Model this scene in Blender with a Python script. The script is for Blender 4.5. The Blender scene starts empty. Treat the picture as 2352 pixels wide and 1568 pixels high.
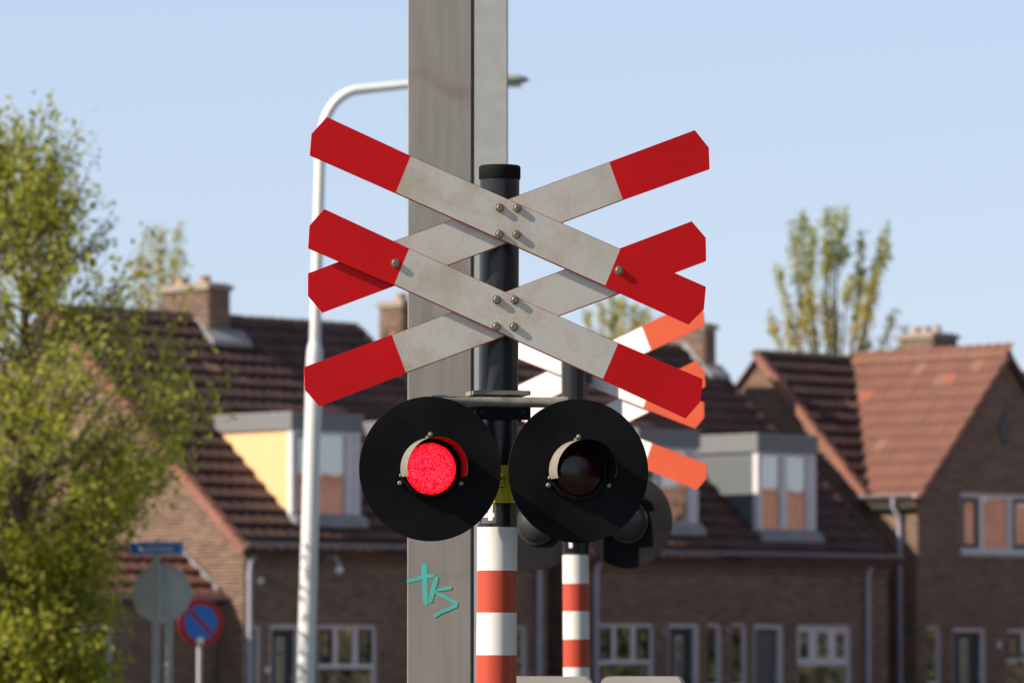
import bpy, math, random
import numpy as np
from mathutils import Vector, Matrix

random.seed(11)
rng = np.random.default_rng(11)
scene = bpy.context.scene
COL = scene.collection
R = math.radians

# ------------------------------------------------------------------ camera
cd = bpy.data.cameras.new('camera')
cam = bpy.data.objects.new('camera', cd)
COL.objects.link(cam)
cam.location = (0, 0, 1.6)
cam.rotation_euler = (R(90 + 3.662), 0, 0)
cd.sensor_fit = 'HORIZONTAL'
cd.sensor_width = 22.3
cd.lens = 22.3 * 11000 / 2352
cd.clip_start = 0.5
cd.clip_end = 3000
cd.dof.use_dof = True
cd.dof.focus_distance = 13.68
cd.dof.aperture_fstop = 4.5
scene.camera = cam

# ------------------------------------------------------------------ light
SUN = Vector((-2.8, -1.0, 2.02)).normalized()          # towards the sun
world = bpy.data.worlds.new('World')
scene.world = world
world.use_nodes = True
wn = world.node_tree
wn.nodes.clear()
sky = wn.nodes.new('ShaderNodeTexSky')
sky.sky_type = 'NISHITA'
sky.sun_disc = False
sky.sun_elevation = math.asin(SUN.z)
sky.sun_rotation = math.atan2(SUN.x, SUN.y)
sky.altitude = 0
sky.air_density = 1.0
sky.dust_density = 0.25
sky.ozone_density = 3.0
bg = wn.nodes.new('ShaderNodeBackground')
bg.inputs['Strength'].default_value = 0.115
wo = wn.nodes.new('ShaderNodeOutputWorld')
# thin spring haze all round the horizon, thinning smoothly towards the zenith: clear sky plus a pale veil
wt = wn.nodes.new('ShaderNodeTexCoord')
ws = wn.nodes.new('ShaderNodeSeparateXYZ')
wr = wn.nodes.new('ShaderNodeMapRange'); wr.interpolation_type = 'SMOOTHSTEP'
wr.inputs['From Min'].default_value = 0.12; wr.inputs['From Max'].default_value = 0.9
wr.inputs['To Min'].default_value = 1.0; wr.inputs['To Max'].default_value = 0.12
wv = wn.nodes.new('ShaderNodeVectorMath'); wv.operation = 'SCALE'
wv.inputs[0].default_value = (2.45, 2.95, 3.75)
wn.links.new(wt.outputs['Generated'], ws.inputs[0])
wn.links.new(ws.outputs['Z'], wr.inputs['Value'])
wn.links.new(wr.outputs[0], wv.inputs['Scale'])
hz = wn.nodes.new('ShaderNodeVectorMath'); hz.operation = 'MULTIPLY_ADD'
hz.inputs[1].default_value = (0.33, 0.29, 0.30)
wn.links.new(wv.outputs[0], hz.inputs[2])
wn.links.new(sky.outputs[0], hz.inputs[0])
wn.links.new(hz.outputs[0], bg.inputs[0])
wn.links.new(bg.outputs[0], wo.inputs[0])

sl = bpy.data.lights.new('sun', 'SUN')
sl.energy = 5.0
sl.angle = R(0.53)
sl.color = (1.0, 0.89, 0.74)
so = bpy.data.objects.new('sun', sl)
COL.objects.link(so)
so.rotation_euler = (-SUN).to_track_quat('-Z', 'Y').to_euler()
so.location = SUN * 60

scene.view_settings.view_transform = 'Standard'
scene.view_settings.look = 'None'
scene.view_settings.gamma = 1
scene.view_settings.use_curve_mapping = False
scene.view_settings.exposure = 0.50
scene.render.engine = 'CYCLES'
scene.cycles.use_denoising = True
scene.cycles.max_bounces = 8
scene.cycles.transparent_max_bounces = 12


# ------------------------------------------------------------------ materials
def mat(name, col, rough=0.6, var=0.0, vscale=6.0, bump=0.0, bscale=40.0, metallic=0.0,
        island=0.0, col2=None, emis=0.0, spec=0.5, streak=False, trans=0.0):
    m = bpy.data.materials.new(name)
    m.use_nodes = True
    nt = m.node_tree
    b = nt.nodes['Principled BSDF']
    b.inputs['Roughness'].default_value = rough
    b.inputs['Metallic'].default_value = metallic
    b.inputs['Specular IOR Level'].default_value = spec
    N = nt.nodes.new
    L = nt.links.new
    tc = N('ShaderNodeTexCoord')
    base = N('ShaderNodeRGB')
    base.outputs[0].default_value = (*col, 1)
    out = base.outputs[0]
    if col2 is not None or island:
        # tone chosen per separate piece (brick, tile, leaf)
        g = N('ShaderNodeNewGeometry')
        oi = N('ShaderNodeObjectInfo')
        ad = N('ShaderNodeMath'); ad.operation = 'ADD'
        L(g.outputs['Random Per Island'], ad.inputs[0]); L(oi.outputs['Random'], ad.inputs[1])
        fr = N('ShaderNodeMath'); fr.operation = 'FRACT'
        L(ad.outputs[0], fr.inputs[0])
        mx = N('ShaderNodeMix'); mx.data_type = 'RGBA'
        L(fr.outputs[0], mx.inputs['Factor'])
        c2 = col2 if col2 is not None else tuple(c * (1 - island) for c in col)
        mx.inputs['A'].default_value = (*col, 1)
        mx.inputs['B'].default_value = (*c2, 1)
        out = mx.outputs['Result']
    if var:
        no = N('ShaderNodeTexNoise')
        no.inputs['Scale'].default_value = vscale
        no.inputs['Detail'].default_value = 6
        if streak:
            mp = N('ShaderNodeMapping'); mp.inputs['Scale'].default_value = (1, 1, 0.12)
            L(tc.outputs['Object'], mp.inputs[0]); L(mp.outputs[0], no.inputs['Vector'])
        else:
            L(tc.outputs['Object'], no.inputs['Vector'])
        mr = N('ShaderNodeMapRange')
        mr.inputs['From Min'].default_value = 0.3; mr.inputs['From Max'].default_value = 0.7
        mr.inputs['To Min'].default_value = 1 - var; mr.inputs['To Max'].default_value = 1 + var
        L(no.outputs['Fac'], mr.inputs['Value'])
        vm = N('ShaderNodeVectorMath'); vm.operation = 'SCALE'
        L(out, vm.inputs[0]); L(mr.outputs[0], vm.inputs['Scale'])
        out = vm.outputs[0]
    L(out, b.inputs['Base Color'])
    if bump:
        nb = N('ShaderNodeTexNoise'); nb.inputs['Scale'].default_value = bscale
        nb.inputs['Detail'].default_value = 4
        L(tc.outputs['Object'], nb.inputs['Vector'])
        bp = N('ShaderNodeBump'); bp.inputs['Strength'].default_value = bump
        bp.inputs['Distance'].default_value = 0.01
        L(nb.outputs['Fac'], bp.inputs['Height']); L(bp.outputs[0], b.inputs['Normal'])
    if emis:
        b.inputs['Emission Color'].default_value = (*col, 1)
        b.inputs['Emission Strength'].default_value = emis
    if trans:
        tr = N('ShaderNodeBsdfTranslucent')
        L(out, tr.inputs['Color'])
        ms = N('ShaderNodeMixShader'); ms.inputs[0].default_value = trans
        L(b.outputs[0], ms.inputs[1]); L(tr.outputs[0], ms.inputs[2])
        L(ms.outputs[0], nt.nodes['Material Output'].inputs['Surface'])
    return m


def old_steel():
    m = mat('weathered_mast_steel', (0.232, 0.220, 0.206), 0.65, var=0.13, vscale=26, streak=True, bump=0.02, bscale=90)
    nt = m.node_tree; N = nt.nodes.new; L = nt.links.new
    b = nt.nodes['Principled BSDF']
    src = b.inputs['Base Color'].links[0].from_socket
    tc = N('ShaderNodeTexCoord')
    n1 = N('ShaderNodeTexNoise'); n1.inputs['Scale'].default_value = 3.2; n1.inputs['Detail'].default_value = 8; n1.inputs['Distortion'].default_value = 1.2
    L(tc.outputs['Object'], n1.inputs['Vector'])
    cr = N('ShaderNodeValToRGB'); cr.color_ramp.elements[0].position = 0.56; cr.color_ramp.elements[1].position = 0.74
    cr.color_ramp.elements[1].color = (0.55, 0.55, 0.55, 1)
    L(n1.outputs['Fac'], cr.inputs[0])
    mx = N('ShaderNodeMix'); mx.data_type = 'RGBA'
    L(cr.outputs[0], mx.inputs['Factor']); L(src, mx.inputs['A']); mx.inputs['B'].default_value = (0.13, 0.085, 0.055, 1)
    L(mx.outputs['Result'], b.inputs['Base Color'])
    return m


def board_white():
    """weathered white reflective sheeting: fine honeycomb relief and rusty runs"""
    m = mat('white_sheeting', (0.74, 0.71, 0.66), 0.5)
    nt = m.node_tree; N = nt.nodes.new; L = nt.links.new
    b = nt.nodes['Principled BSDF']
    tc = N('ShaderNodeTexCoord')
    n1 = N('ShaderNodeTexNoise'); n1.inputs['Scale'].default_value = 7; n1.inputs['Detail'].default_value = 7
    n1.inputs['Roughness'].default_value = 0.65
    L(tc.outputs['Object'], n1.inputs['Vector'])
    cr = N('ShaderNodeValToRGB')
    cr.color_ramp.elements[0].position = 0.33; cr.color_ramp.elements[0].color = (0.74, 0.61, 0.45, 1)
    cr.color_ramp.elements[1].position = 0.56; cr.color_ramp.elements[1].color = (0.90, 0.84, 0.74, 1)
    L(n1.outputs['Fac'], cr.inputs[0])
    vo = N('ShaderNodeTexVoronoi'); vo.inputs['Scale'].default_value = 190
    L(tc.outputs['Object'], vo.inputs['Vector'])
    mr = N('ShaderNodeMapRange'); mr.inputs['From Max'].default_value = 0.6
    mr.inputs['To Min'].default_value = 1.02; mr.inputs['To Max'].default_value = 0.92
    L(vo.outputs['Distance'], mr.inputs['Value'])
    vm = N('ShaderNodeVectorMath'); vm.operation = 'SCALE'
    L(cr.outputs[0], vm.inputs[0]); L(mr.outputs[0], vm.inputs['Scale'])
    L(vm.outputs[0], b.inputs['Base Color'])
    return m


def glass():
    m = bpy.data.materials.new('window_glass')
    m.use_nodes = True
    nt = m.node_tree; nt.nodes.clear(); N = nt.nodes.new; L = nt.links.new
    o = N('ShaderNodeOutputMaterial')
    t = N('ShaderNodeBsdfTransparent'); t.inputs[0].default_value = (0.75, 0.8, 0.78, 1)
    g = N('ShaderNodeBsdfGlossy'); g.inputs['Roughness'].default_value = 0.02
    tc = N('ShaderNodeTexCoord')
    no = N('ShaderNodeTexNoise'); no.inputs['Scale'].default_value = 1.6; no.inputs['Detail'].default_value = 1
    L(tc.outputs['Object'], no.inputs['Vector'])
    bp = N('ShaderNodeBump'); bp.inputs['Strength'].default_value = 0.06; bp.inputs['Distance'].default_value = 0.03
    L(no.outputs['Fac'], bp.inputs['Height']); L(bp.outputs[0], g.inputs['Normal'])
    mx = N('ShaderNodeMixShader'); mx.inputs[0].default_value = 0.36
    L(t.outputs[0], mx.inputs[1]); L(g.outputs[0], mx.inputs[2]); L(mx.outputs[0], o.inputs[0])
    return m


def lens_lit():
    m = bpy.data.materials.new('lit_red_lens')
    m.use_nodes = True
    nt = m.node_tree; nt.nodes.clear(); N = nt.nodes.new; L = nt.links.new
    o = N('ShaderNodeOutputMaterial')
    e = N('ShaderNodeEmission')
    tc = N('ShaderNodeTexCoord')
    vo = N('ShaderNodeTexVoronoi'); vo.inputs['Scale'].default_value = 190
    L(tc.outputs['Object'], vo.inputs['Vector'])
    mp = N('ShaderNodeMapping'); mp.inputs['Rotation'].default_value = (0, R(-22), 0); mp.inputs['Scale'].default_value = (8, 8, 110)
    L(tc.outputs['Object'], mp.inputs[0])
    n2 = N('ShaderNodeTexNoise'); n2.inputs['Scale'].default_value = 1.0; n2.inputs['Detail'].default_value = 3
    L(mp.outputs[0], n2.inputs['Vector'])
    r2 = N('ShaderNodeValToRGB'); r2.color_ramp.elements[0].position = 0.34; r2.color_ramp.elements[1].position = 0.42
    r2.color_ramp.elements[0].color = (0.35, 0.35, 0.35, 1)
    L(n2.outputs['Fac'], r2.inputs[0])
    r1 = N('ShaderNodeMapRange'); r1.inputs['From Max'].default_value = 0.7
    r1.inputs['To Min'].default_value = 2.3; r1.inputs['To Max'].default_value = 0.15
    L(vo.outputs['Distance'], r1.inputs['Value'])
    mu = N('ShaderNodeMath'); mu.operation = 'MULTIPLY'
    L(r1.outputs[0], mu.inputs[0]); L(r2.outputs[0], mu.inputs[1])
    m2 = N('ShaderNodeMath'); m2.operation = 'MULTIPLY'; m2.inputs[1].default_value = 7
    L(mu.outputs[0], m2.inputs[0])
    e.inputs['Color'].default_value = (1.0, 0.0045, 0.0100, 1)
    vd = N('ShaderNodeVectorMath'); vd.operation = 'DISTANCE'; vd.inputs[1].default_value = (-.226, -.16, 2.108)
    L(tc.outputs['Object'], vd.inputs[0])
    rr = N('ShaderNodeMapRange'); rr.inputs['From Min'].default_value = 0.056; rr.inputs['From Max'].default_value = 0.076
    rr.inputs['To Min'].default_value = 1.0; rr.inputs['To Max'].default_value = 0.10
    L(vd.outputs['Value'], rr.inputs['Value'])
    m3 = N('ShaderNodeMath'); m3.operation = 'MULTIPLY'
    L(m2.outputs[0], m3.inputs[0]); L(rr.outputs[0], m3.inputs[1])
    L(m3.outputs[0], e.inputs['Strength'])
    L(e.outputs[0], o.inputs[0])
    return m


M = {}
M['black'] = mat('black_paint', (0.012, 0.012, 0.0128), 0.6, var=0.5, vscale=5, spec=0.07)
M['housing'] = mat('worn_black_housing', (0.030, 0.029, 0.028), 0.42, var=0.3, vscale=10)
M['post'] = mat('glossy_black_tube', (0.016, 0.016, 0.018), 0.3, var=0.3, vscale=14, streak=True, spec=0.5)
M['grey_paint'] = mat('grey_beige_paint', (0.25, 0.225, 0.19), 0.55, var=0.15, vscale=30)
M['fitting'] = mat('weathered_grey_steel', (0.21, 0.19, 0.16), 0.55, var=0.35, vscale=22, bump=0.2)
M['sheet_red'] = mat('red_sheeting', (0.88, 0.010, 0.014), 0.5, var=0.10, vscale=3, spec=0.2)
M['sheet_white'] = board_white()
M['rim'] = mat('rusty_red_rim', (0.30, 0.045, 0.03), 0.6, var=0.3, vscale=12)
M['back_red'] = mat('orange_red_paint', (0.56, 0.064, 0.013), 0.5, var=0.06, vscale=5)
M['back_white'] = mat('bright_white_paint', (0.84, 0.82, 0.79), 0.5, var=0.04, vscale=5)
M['band_white'] = mat('white_band', (0.80, 0.78, 0.72), 0.4, var=0.04, vscale=20, streak=True)
M['band_red'] = mat('red_band', (0.50, 0.062, 0.026), 0.4, var=0.06, vscale=20, streak=True)
M['bolt'] = mat('galvanised_bolt', (0.30, 0.25, 0.18), 0.45, var=0.3, vscale=120, metallic=0.4)
M['lens_lit'] = lens_lit()
M['lens_dark'] = mat('dark_red_lens', (0.035, 0.003, 0.004), 0.14, bump=0.05, bscale=120)
M['yellow'] = mat('yellow_sticker', (0.86, 0.72, 0.03), 0.4, var=0.05, vscale=30)
M['ink'] = mat('black_print', (0.02, 0.02, 0.02), 0.6)
M['ink_red'] = mat('red_print', (0.5, 0.06, 0.02), 0.6)
M['ink_white'] = mat('white_print', (0.85, 0.85, 0.85), 0.5)
M['plate_grey'] = mat('dark_grey_sticker', (0.11, 0.105, 0.10), 0.5)
M['steel_old'] = old_steel()
M['steel_new'] = mat('galvanised_mast_steel', (0.40, 0.41, 0.40), 0.55, var=0.08, vscale=14, bump=0.05, bscale=60)
M['spray'] = mat('turquoise_spray_paint', (0.075, 0.46, 0.41), 0.6, var=0.1, vscale=30)
M['lamp_white'] = mat('white_lamp_paint', (0.78, 0.78, 0.78), 0.4, var=0.04, vscale=3)
M['lamp_grey'] = mat('grey_lamp_head', (0.42, 0.42, 0.42), 0.4)
M['galv'] = mat('galvanised_tube', (0.42, 0.43, 0.45), 0.45, var=0.12, vscale=12)
M['sign_back'] = mat('grey_sign_back', (0.52, 0.55, 0.56), 0.5, var=0.06, vscale=4)
M['sign_blue'] = mat('blue_sign', (0.03, 0.19, 0.68), 0.4)
M['sign_red'] = mat('red_sign_ring', (0.46, 0.018, 0.018), 0.4)
M['cab'] = mat('beige_grey_cabinet', (0.40, 0.37, 0.33), 0.55, var=0.08, vscale=6)
M['mortar'] = mat('mortar', (0.30, 0.25, 0.20), 0.9, var=0.12, vscale=4)
M['mortar_alias'] = M['mortar']  # second key for the same plain mortar
M['brick'] = mat('brown_brick', (0.275, 0.172, 0.118), 0.85, col2=(0.165, 0.103, 0.077), var=0.12, vscale=1.3)
M['tile'] = mat('brown_roof_tile', (0.092, 0.042, 0.035), 0.75, col2=(0.052, 0.027, 0.024), var=0.22, vscale=1.1)
M['tile_red'] = mat('red_roof_tile', (0.195, 0.080, 0.055), 0.7, col2=(0.160, 0.066, 0.046), var=0.14, vscale=0.9)
M['tile_bright'] = mat('new_orange_tile', (0.30, 0.092, 0.05), 0.65)
M['tile_pale'] = mat('lichen_tile', (0.22, 0.115, 0.08), 0.8)
M['verge'] = mat('verge_tile', (0.29, 0.115, 0.075), 0.7, col2=(0.22, 0.09, 0.06), var=0.15, vscale=3)
M['ridge'] = mat('mossy_ridge_tile', (0.13, 0.085, 0.05), 0.85, col2=(0.09, 0.07, 0.045), var=0.3, vscale=5)
M['ridge_red'] = mat('lichened_ridge_tile', (0.22, 0.11, 0.065), 0.85, col2=(0.19, 0.085, 0.055), var=0.3, vscale=5)
M['lead'] = mat('lead_flashing', (0.27, 0.265, 0.27), 0.6, var=0.12, vscale=5)
M['zinc'] = mat('zinc_gutter', (0.30, 0.28, 0.31), 0.55, var=0.15, vscale=4)
M['pipe'] = mat('grey_downpipe', (0.38, 0.37, 0.44), 0.5, var=0.08, vscale=3)
M['frame'] = mat('white_window_paint', (0.68, 0.64, 0.66), 0.45, var=0.05, vscale=6)
M['sash_dark'] = mat('dark_green_sash', (0.03, 0.035, 0.03), 0.45)
M['door_dark'] = mat('dark_door_paint', (0.025, 0.03, 0.035), 0.4)
M['door_grey'] = mat('grey_green_door_paint', (0.10, 0.105, 0.10), 0.45)
M['door_brown'] = mat('brown_door_paint', (0.06, 0.035, 0.03), 0.45)
M['panel_yellow'] = mat('cream_yellow_cladding', (0.76, 0.50, 0.24), 0.6, var=0.03, vscale=3)
M['panel_grey'] = mat('grey_cladding', (0.115, 0.13, 0.138), 0.6, var=0.05, vscale=3)
M['fascia'] = mat('grey_fascia', (0.17, 0.175, 0.18), 0.55, var=0.04, vscale=3)
M['timber'] = mat('brown_eaves_board', (0.14, 0.075, 0.045), 0.7, var=0.2, vscale=3)
M['far_tile'] = mat('bright_far_tile', (0.38, 0.19, 0.145), 0.7, var=0.15, vscale=1.0)
M['curtain'] = mat('pale_curtain', (0.80, 0.77, 0.72), 0.9, var=0.1, vscale=5)
M['reflection_slats'] = mat('reflected_roof_orange', (0.55, 0.11, 0.04), 0.8, var=0.1, vscale=4)  # orange of the mirrored roof, put into a colour behind the glass
M['concrete'] = mat('pale_concrete', (0.45, 0.42, 0.38), 0.8, var=0.15, vscale=4)
M['glass'] = glass()
M['pot'] = mat('clay_chimney_pot', (0.42, 0.27, 0.19), 0.8, var=0.2, vscale=6)
M['leaf'] = mat('spring_leaf', (0.56, 0.55, 0.075), 0.6, col2=(0.29, 0.32, 0.05), trans=0.52, spec=0.25)
M['leaf_poplar'] = mat('poplar_leaf', (0.46, 0.48, 0.11), 0.6, col2=(0.36, 0.38, 0.08), trans=0.45, spec=0.25)
M['leaf_hedge'] = mat('dark_hedge_leaf', (0.16, 0.17, 0.075), 0.6, col2=(0.09, 0.10, 0.05), trans=0.25, spec=0.2)
M['catkin'] = mat('yellow_catkin', (0.66, 0.47, 0.07), 0.7, col2=(0.52, 0.42, 0.08), trans=0.4, spec=0.2)
M['bark'] = mat('grey_bark', (0.16, 0.125, 0.09), 0.9, var=0.3, vscale=8)
M['ground'] = mat('verge_ground', (0.10, 0.11, 0.06), 0.95, var=0.3, vscale=0.6)
M['asphalt'] = mat('asphalt', (0.05, 0.05, 0.052), 0.9, var=0.2, vscale=3)
M['paving'] = mat('grey_paving', (0.22, 0.20, 0.18), 0.9, var=0.15, vscale=2)
M['lamp_glass'] = mat('pale_lamp_glass', (0.75, 0.75, 0.75), 0.3)


# ------------------------------------------------------------------ mesh helpers
def tag(o, label=None, cat=None, group=None, kind=None):
    if label: o['label'] = label
    if cat: o['category'] = cat
    if group: o['group'] = group
    if kind: o['kind'] = kind
    return o


def thing(name, label, cat, loc=(0, 0, 0), rotz=0.0, group=None):
    o = bpy.data.objects.new(name, None)
    o.empty_display_size = 0.3
    COL.objects.link(o)
    o.location = loc
    o.rotation_euler = (0, 0, rotz)
    return tag(o, label, cat, group)


def link_mesh(name, me, parent=None, mx=None):
    o = bpy.data.objects.new(name, me)
    COL.objects.link(o)
    if parent is not None:
        o.parent = parent
    if mx is not None:
        o.matrix_local = mx
    return o


class MB:
    def __init__(self):
        self.v = []; self.f = []; self.m = []; self.cur = 0

    def add(self, vs, fs):
        k = len(self.v)
        self.v.extend([tuple(p) for p in vs])
        for f in fs:
            self.f.append(tuple(i + k for i in f)); self.m.append(self.cur)
        return self

    def box(self, x0, x1, y0, y1, z0, z1):
        return self.add([(x0, y0, z0), (x1, y0, z0), (x1, y1, z0), (x0, y1, z0),
                         (x0, y0, z1), (x1, y0, z1), (x1, y1, z1), (x0, y1, z1)],
                        [(0, 3, 2, 1), (4, 5, 6, 7), (0, 1, 5, 4), (1, 2, 6, 5), (2, 3, 7, 6), (3, 0, 4, 7)])

    def cbox(self, x0, x1, y0, y1, z0, z1, c=0.01):
        """box with its upright edges chamfered"""
        p = [(x0 + c, y0), (x1 - c, y0), (x1, y0 + c), (x1, y1 - c), (x1 - c, y1), (x0 + c, y1), (x0, y1 - c), (x0, y0 + c)]
        return self.prism([(a, b, z0) for a, b in p], (0, 0, z1 - z0))

    def prism(self, poly, off):
        n = len(poly); off = Vector(off)
        a = [Vector(p) for p in poly]; b = [p + off for p in a]
        nrm = Vector((0, 0, 0))
        for i in range(n):
            p, q = a[i], a[(i + 1) % n]
            nrm += p.cross(q)
        fs = []
        if nrm.dot(off) > 0:
            fs.append(tuple(range(n - 1, -1, -1))); fs.append(tuple(range(n, 2 * n)))
            fs += [(i, (i + 1) % n, n + (i + 1) % n, n + i) for i in range(n)]
        else:
            fs.append(tuple(range(n))); fs.append(tuple(range(2 * n - 1, n - 1, -1)))
            fs += [((i + 1) % n, i, n + i, n + (i + 1) % n) for i in range(n)]
        return self.add(a + b, fs)

    def tube(self, pts, rad, n=12, cap=True):
        pts = [Vector(p) for p in pts]
        if not hasattr(rad, '__len__'): rad = [rad] * len(pts)
        vs = []; fs = []
        up = None
        for i, p in enumerate(pts):
            d = (pts[min(i + 1, len(pts) - 1)] - pts[max(i - 1, 0)]).normalized()
            if up is None:
                up = Vector((0, 0, 1)) if abs(d.z) < 0.9 else Vector((1, 0, 0))
            a = d.cross(up).normalized(); b = a.cross(d).normalized()
            up = b
            for k in range(n):
                t = 2 * math.pi * k / n
                vs.append(p + (a * math.cos(t) + b * math.sin(t)) * rad[i])
        for i in range(len(pts) - 1):
            for k in range(n):
                k2 = (k + 1) % n
                fs.append((i * n + k, i * n + k2, (i + 1) * n + k2, (i + 1) * n + k))
        if cap:
            fs.append(tuple(range(n - 1, -1, -1)))
            fs.append(tuple((len(pts) - 1) * n + k for k in range(n)))
        return self.add(vs, fs)

    def lathe(self, c, axis, prof, n=32, a0=0.0, a1=2 * math.pi, ref=None):
        """prof: (radius, distance along axis)"""
        c = Vector(c); ax = Vector(axis).normalized()
        e1 = Vector(ref) if ref else (Vector((1, 0, 0)) if abs(ax.x) < 0.9 else Vector((0, 1, 0)))
        e1 = (e1 - ax * e1.dot(ax)).normalized(); e2 = ax.cross(e1)
        full = abs(a1 - a0 - 2 * math.pi) < 1e-6
        m = n if full else n + 1
        vs = []
        for r, h in prof:
            for k in range(m):
                t = a0 + (a1 - a0) * k / n
                vs.append(c + ax * h + (e1 * math.cos(t) + e2 * math.sin(t)) * r)
        fs = []
        for i in range(len(prof) - 1):
            for k in range(n):
                k2 = (k + 1) % m
                fs.append((i * m + k, i * m + k2, (i + 1) * m + k2, (i + 1) * m + k))
        return self.add(vs, fs)

    def mesh(self, name, mats, smooth=None):
        me = bpy.data.meshes.new(name)
        me.from_pydata([tuple(p) for p in self.v], [], self.f)
        for m in (mats if isinstance(mats, (list, tuple)) else [mats]):
            me.materials.append(m)
        me.polygons.foreach_set('material_index', self.m)
        if smooth is not None:
            me.polygons.foreach_set('use_smooth', [True] * len(self.f))
            me.set_sharp_from_angle(angle=R(smooth))
        me.update()
        return me

    def build(self, name, mats, parent=None, smooth=None, mx=None):
        return link_mesh(name, self.mesh(name, mats, smooth), parent, mx)


def np_mesh(name, verts, quads, material):
    me = bpy.data.meshes.new(name)
    nv, nf = len(verts), len(quads)
    me.vertices.add(nv)
    me.vertices.foreach_set('co', np.asarray(verts, np.float32).ravel())
    me.loops.add(nf * 4)
    me.loops.foreach_set('vertex_index', np.asarray(quads, np.int32).ravel())
    me.polygons.add(nf)
    me.polygons.foreach_set('loop_start', np.arange(nf, dtype=np.int32) * 4)
    me.materials.append(material)
    me.update(calc_edges=True)
    me.validate()
    return me


def text_faces(s, size, bold=0.0):
    cu = bpy.data.curves.new('txt', 'FONT')
    cu.body = s; cu.size = size; cu.align_x = 'CENTER'; cu.offset = bold; cu.resolution_u = 3
    o = bpy.data.objects.new('txt', cu); COL.objects.link(o)
    dg = bpy.context.evaluated_depsgraph_get()
    me = bpy.data.meshes.new_from_object(o.evaluated_get(dg))
    vs = [tuple(v.co) for v in me.vertices]; fs = [tuple(p.vertices) for p in me.polygons]
    bpy.data.objects.remove(o); bpy.data.curves.remove(cu); bpy.data.meshes.remove(me)
    return vs, fs


# ------------------------------------------------------------------ setting
g = MB().add([(-1500, -500, 0), (1500, -500, 0), (1500, 2500, 0), (-1500, 2500, 0)], [(0, 1, 2, 3)])
tag(g.build('ground', M['ground']), kind='structure')
TH = R(44.5)
U = Vector((math.cos(TH), math.sin(TH), 0)); V = Vector((-math.sin(TH), math.cos(TH), 0))
C0 = Vector((-4.393, 78.6, 0))


def P(t, v, z=0.0, o=C0):
    q = o + U * t + V * v
    return (q.x, q.y, z)


rd = MB().add([P(-40, -9, .008), P(60, -9, .008), P(60, -3, .008), P(-40, -3, .008)], [(0, 1, 2, 3)])
tag(rd.build('road', M['asphalt']), kind='structure')
pv = MB().prism([P(-40, -2.9, 0), P(60, -2.9, 0), P(60, -.3, 0), P(-40, -.3, 0)], (0, 0, .12))
tag(pv.build('pavement', M['paving']), kind='structure')
cr = MB().add([(-6, 2, .006), (6, 2, .006), (6, 40, .006), (-6, 40, .006)], [(0, 1, 2, 3)])
tag(cr.build('crossing_road', M['asphalt']), kind='structure')


# ------------------------------------------------------------------ bricks, tiles, houses
BL, BH, BJ = 0.205, 0.0525, 0.010


def rect_minus(x0, x1, ops):
    segs = [(x0, x1)]
    for a, b in ops:
        new = []
        for s, e in segs:
            if b <= s or a >= e: new.append((s, e)); continue
            if a > s: new.append((s, a))
            if b < e: new.append((b, e))
        segs = new
    return segs


def brickwork(parent, origin, ex, en, z0, z1, span, openings=(), depth=0.010, name='brickwork'):
    """stretcher-bond bricks laid proud of a mortar face. ex: direction along the wall, en: outward normal,
    span(z) -> (lo, hi) along ex"""
    o = Vector(origin); ex = Vector(ex); en = Vector(en)
    cells = []
    k = 0; z = z0
    while z + BH < z1 + 0.02:
        zz = min(z + BH, z1)
        lo, hi = span(z + BH * .5)
        ops = [(a, b) for a, b, c, d in openings if c < zz - .01 and d > z + .01]
        for s, e in rect_minus(lo, hi, ops):
            x = math.floor(s / (BL + BJ)) * (BL + BJ) + (k % 2) * (BL + BJ) * .5 - (BL + BJ)
            while x < e:
                a, b = max(x, s), min(x + BL, e)
                if b - a > 0.03: cells.append((a, b, z, zz))
                x += BL + BJ
        z += BH + BJ; k += 1
    c = np.array(cells)
    n = len(c)
    d = depth * (0.7 + 0.6 * rng.random(n))
    ex_, en_ = np.array(ex), np.array(en); o_ = np.array(o)

    def pt(x, zc, dd):
        return o_ + x[:, None] * ex_ + np.stack([0 * zc, 0 * zc, zc], 1) + dd[:, None] * en_
    z_ = np.zeros(n) - 0.002
    vs = np.stack([pt(c[:, 0], c[:, 2], z_), pt(c[:, 1], c[:, 2], z_), pt(c[:, 1], c[:, 3], z_), pt(c[:, 0], c[:, 3], z_),
                   pt(c[:, 0], c[:, 2], d), pt(c[:, 1], c[:, 2], d), pt(c[:, 1], c[:, 3], d), pt(c[:, 0], c[:, 3], d)], 1)
    q = np.array([(4, 5, 6, 7), (0, 1, 5, 4), (1, 2, 6, 5), (2, 3, 7, 6), (3, 0, 4, 7)])
    if ex.cross(Vector((0, 0, 1))).dot(en) < 0: q = q[:, ::-1]
    quads = (q[None] + (np.arange(n) * 8)[:, None, None]).reshape(-1, 4)
    ob = link_mesh(name, np_mesh(name, vs.reshape(-1, 3), quads, M['brick']), parent)
    return tag(ob, kind='stuff')


TW, TE = 0.245, 0.36          # tile width, exposed length
_prof = [(0, .016), (.13, .024), (.28, .019), (.45, .006), (.63, .000), (.82, .004), (1.0, .015)]


def tile_geo(lip, roll):
    vs = []; L_ = TE + .07
    for yy, lift in ((0, lip), (L_, .0)):
        vs += [(x * (TW + .012), yy, z * roll + lift) for x, z in _prof]
    vs += [(x * (TW + .012), 0, z * roll + .004) for x, z in _prof]
    n = len(_prof); fs = []
    for i in range(n - 1):
        fs.append((i, i + 1, n + i + 1, n + i))
        fs.append((2 * n + i, 2 * n + i + 1, i + 1, i))
    return np.array(vs), np.array(fs)


TILE_ME = {}


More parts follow.
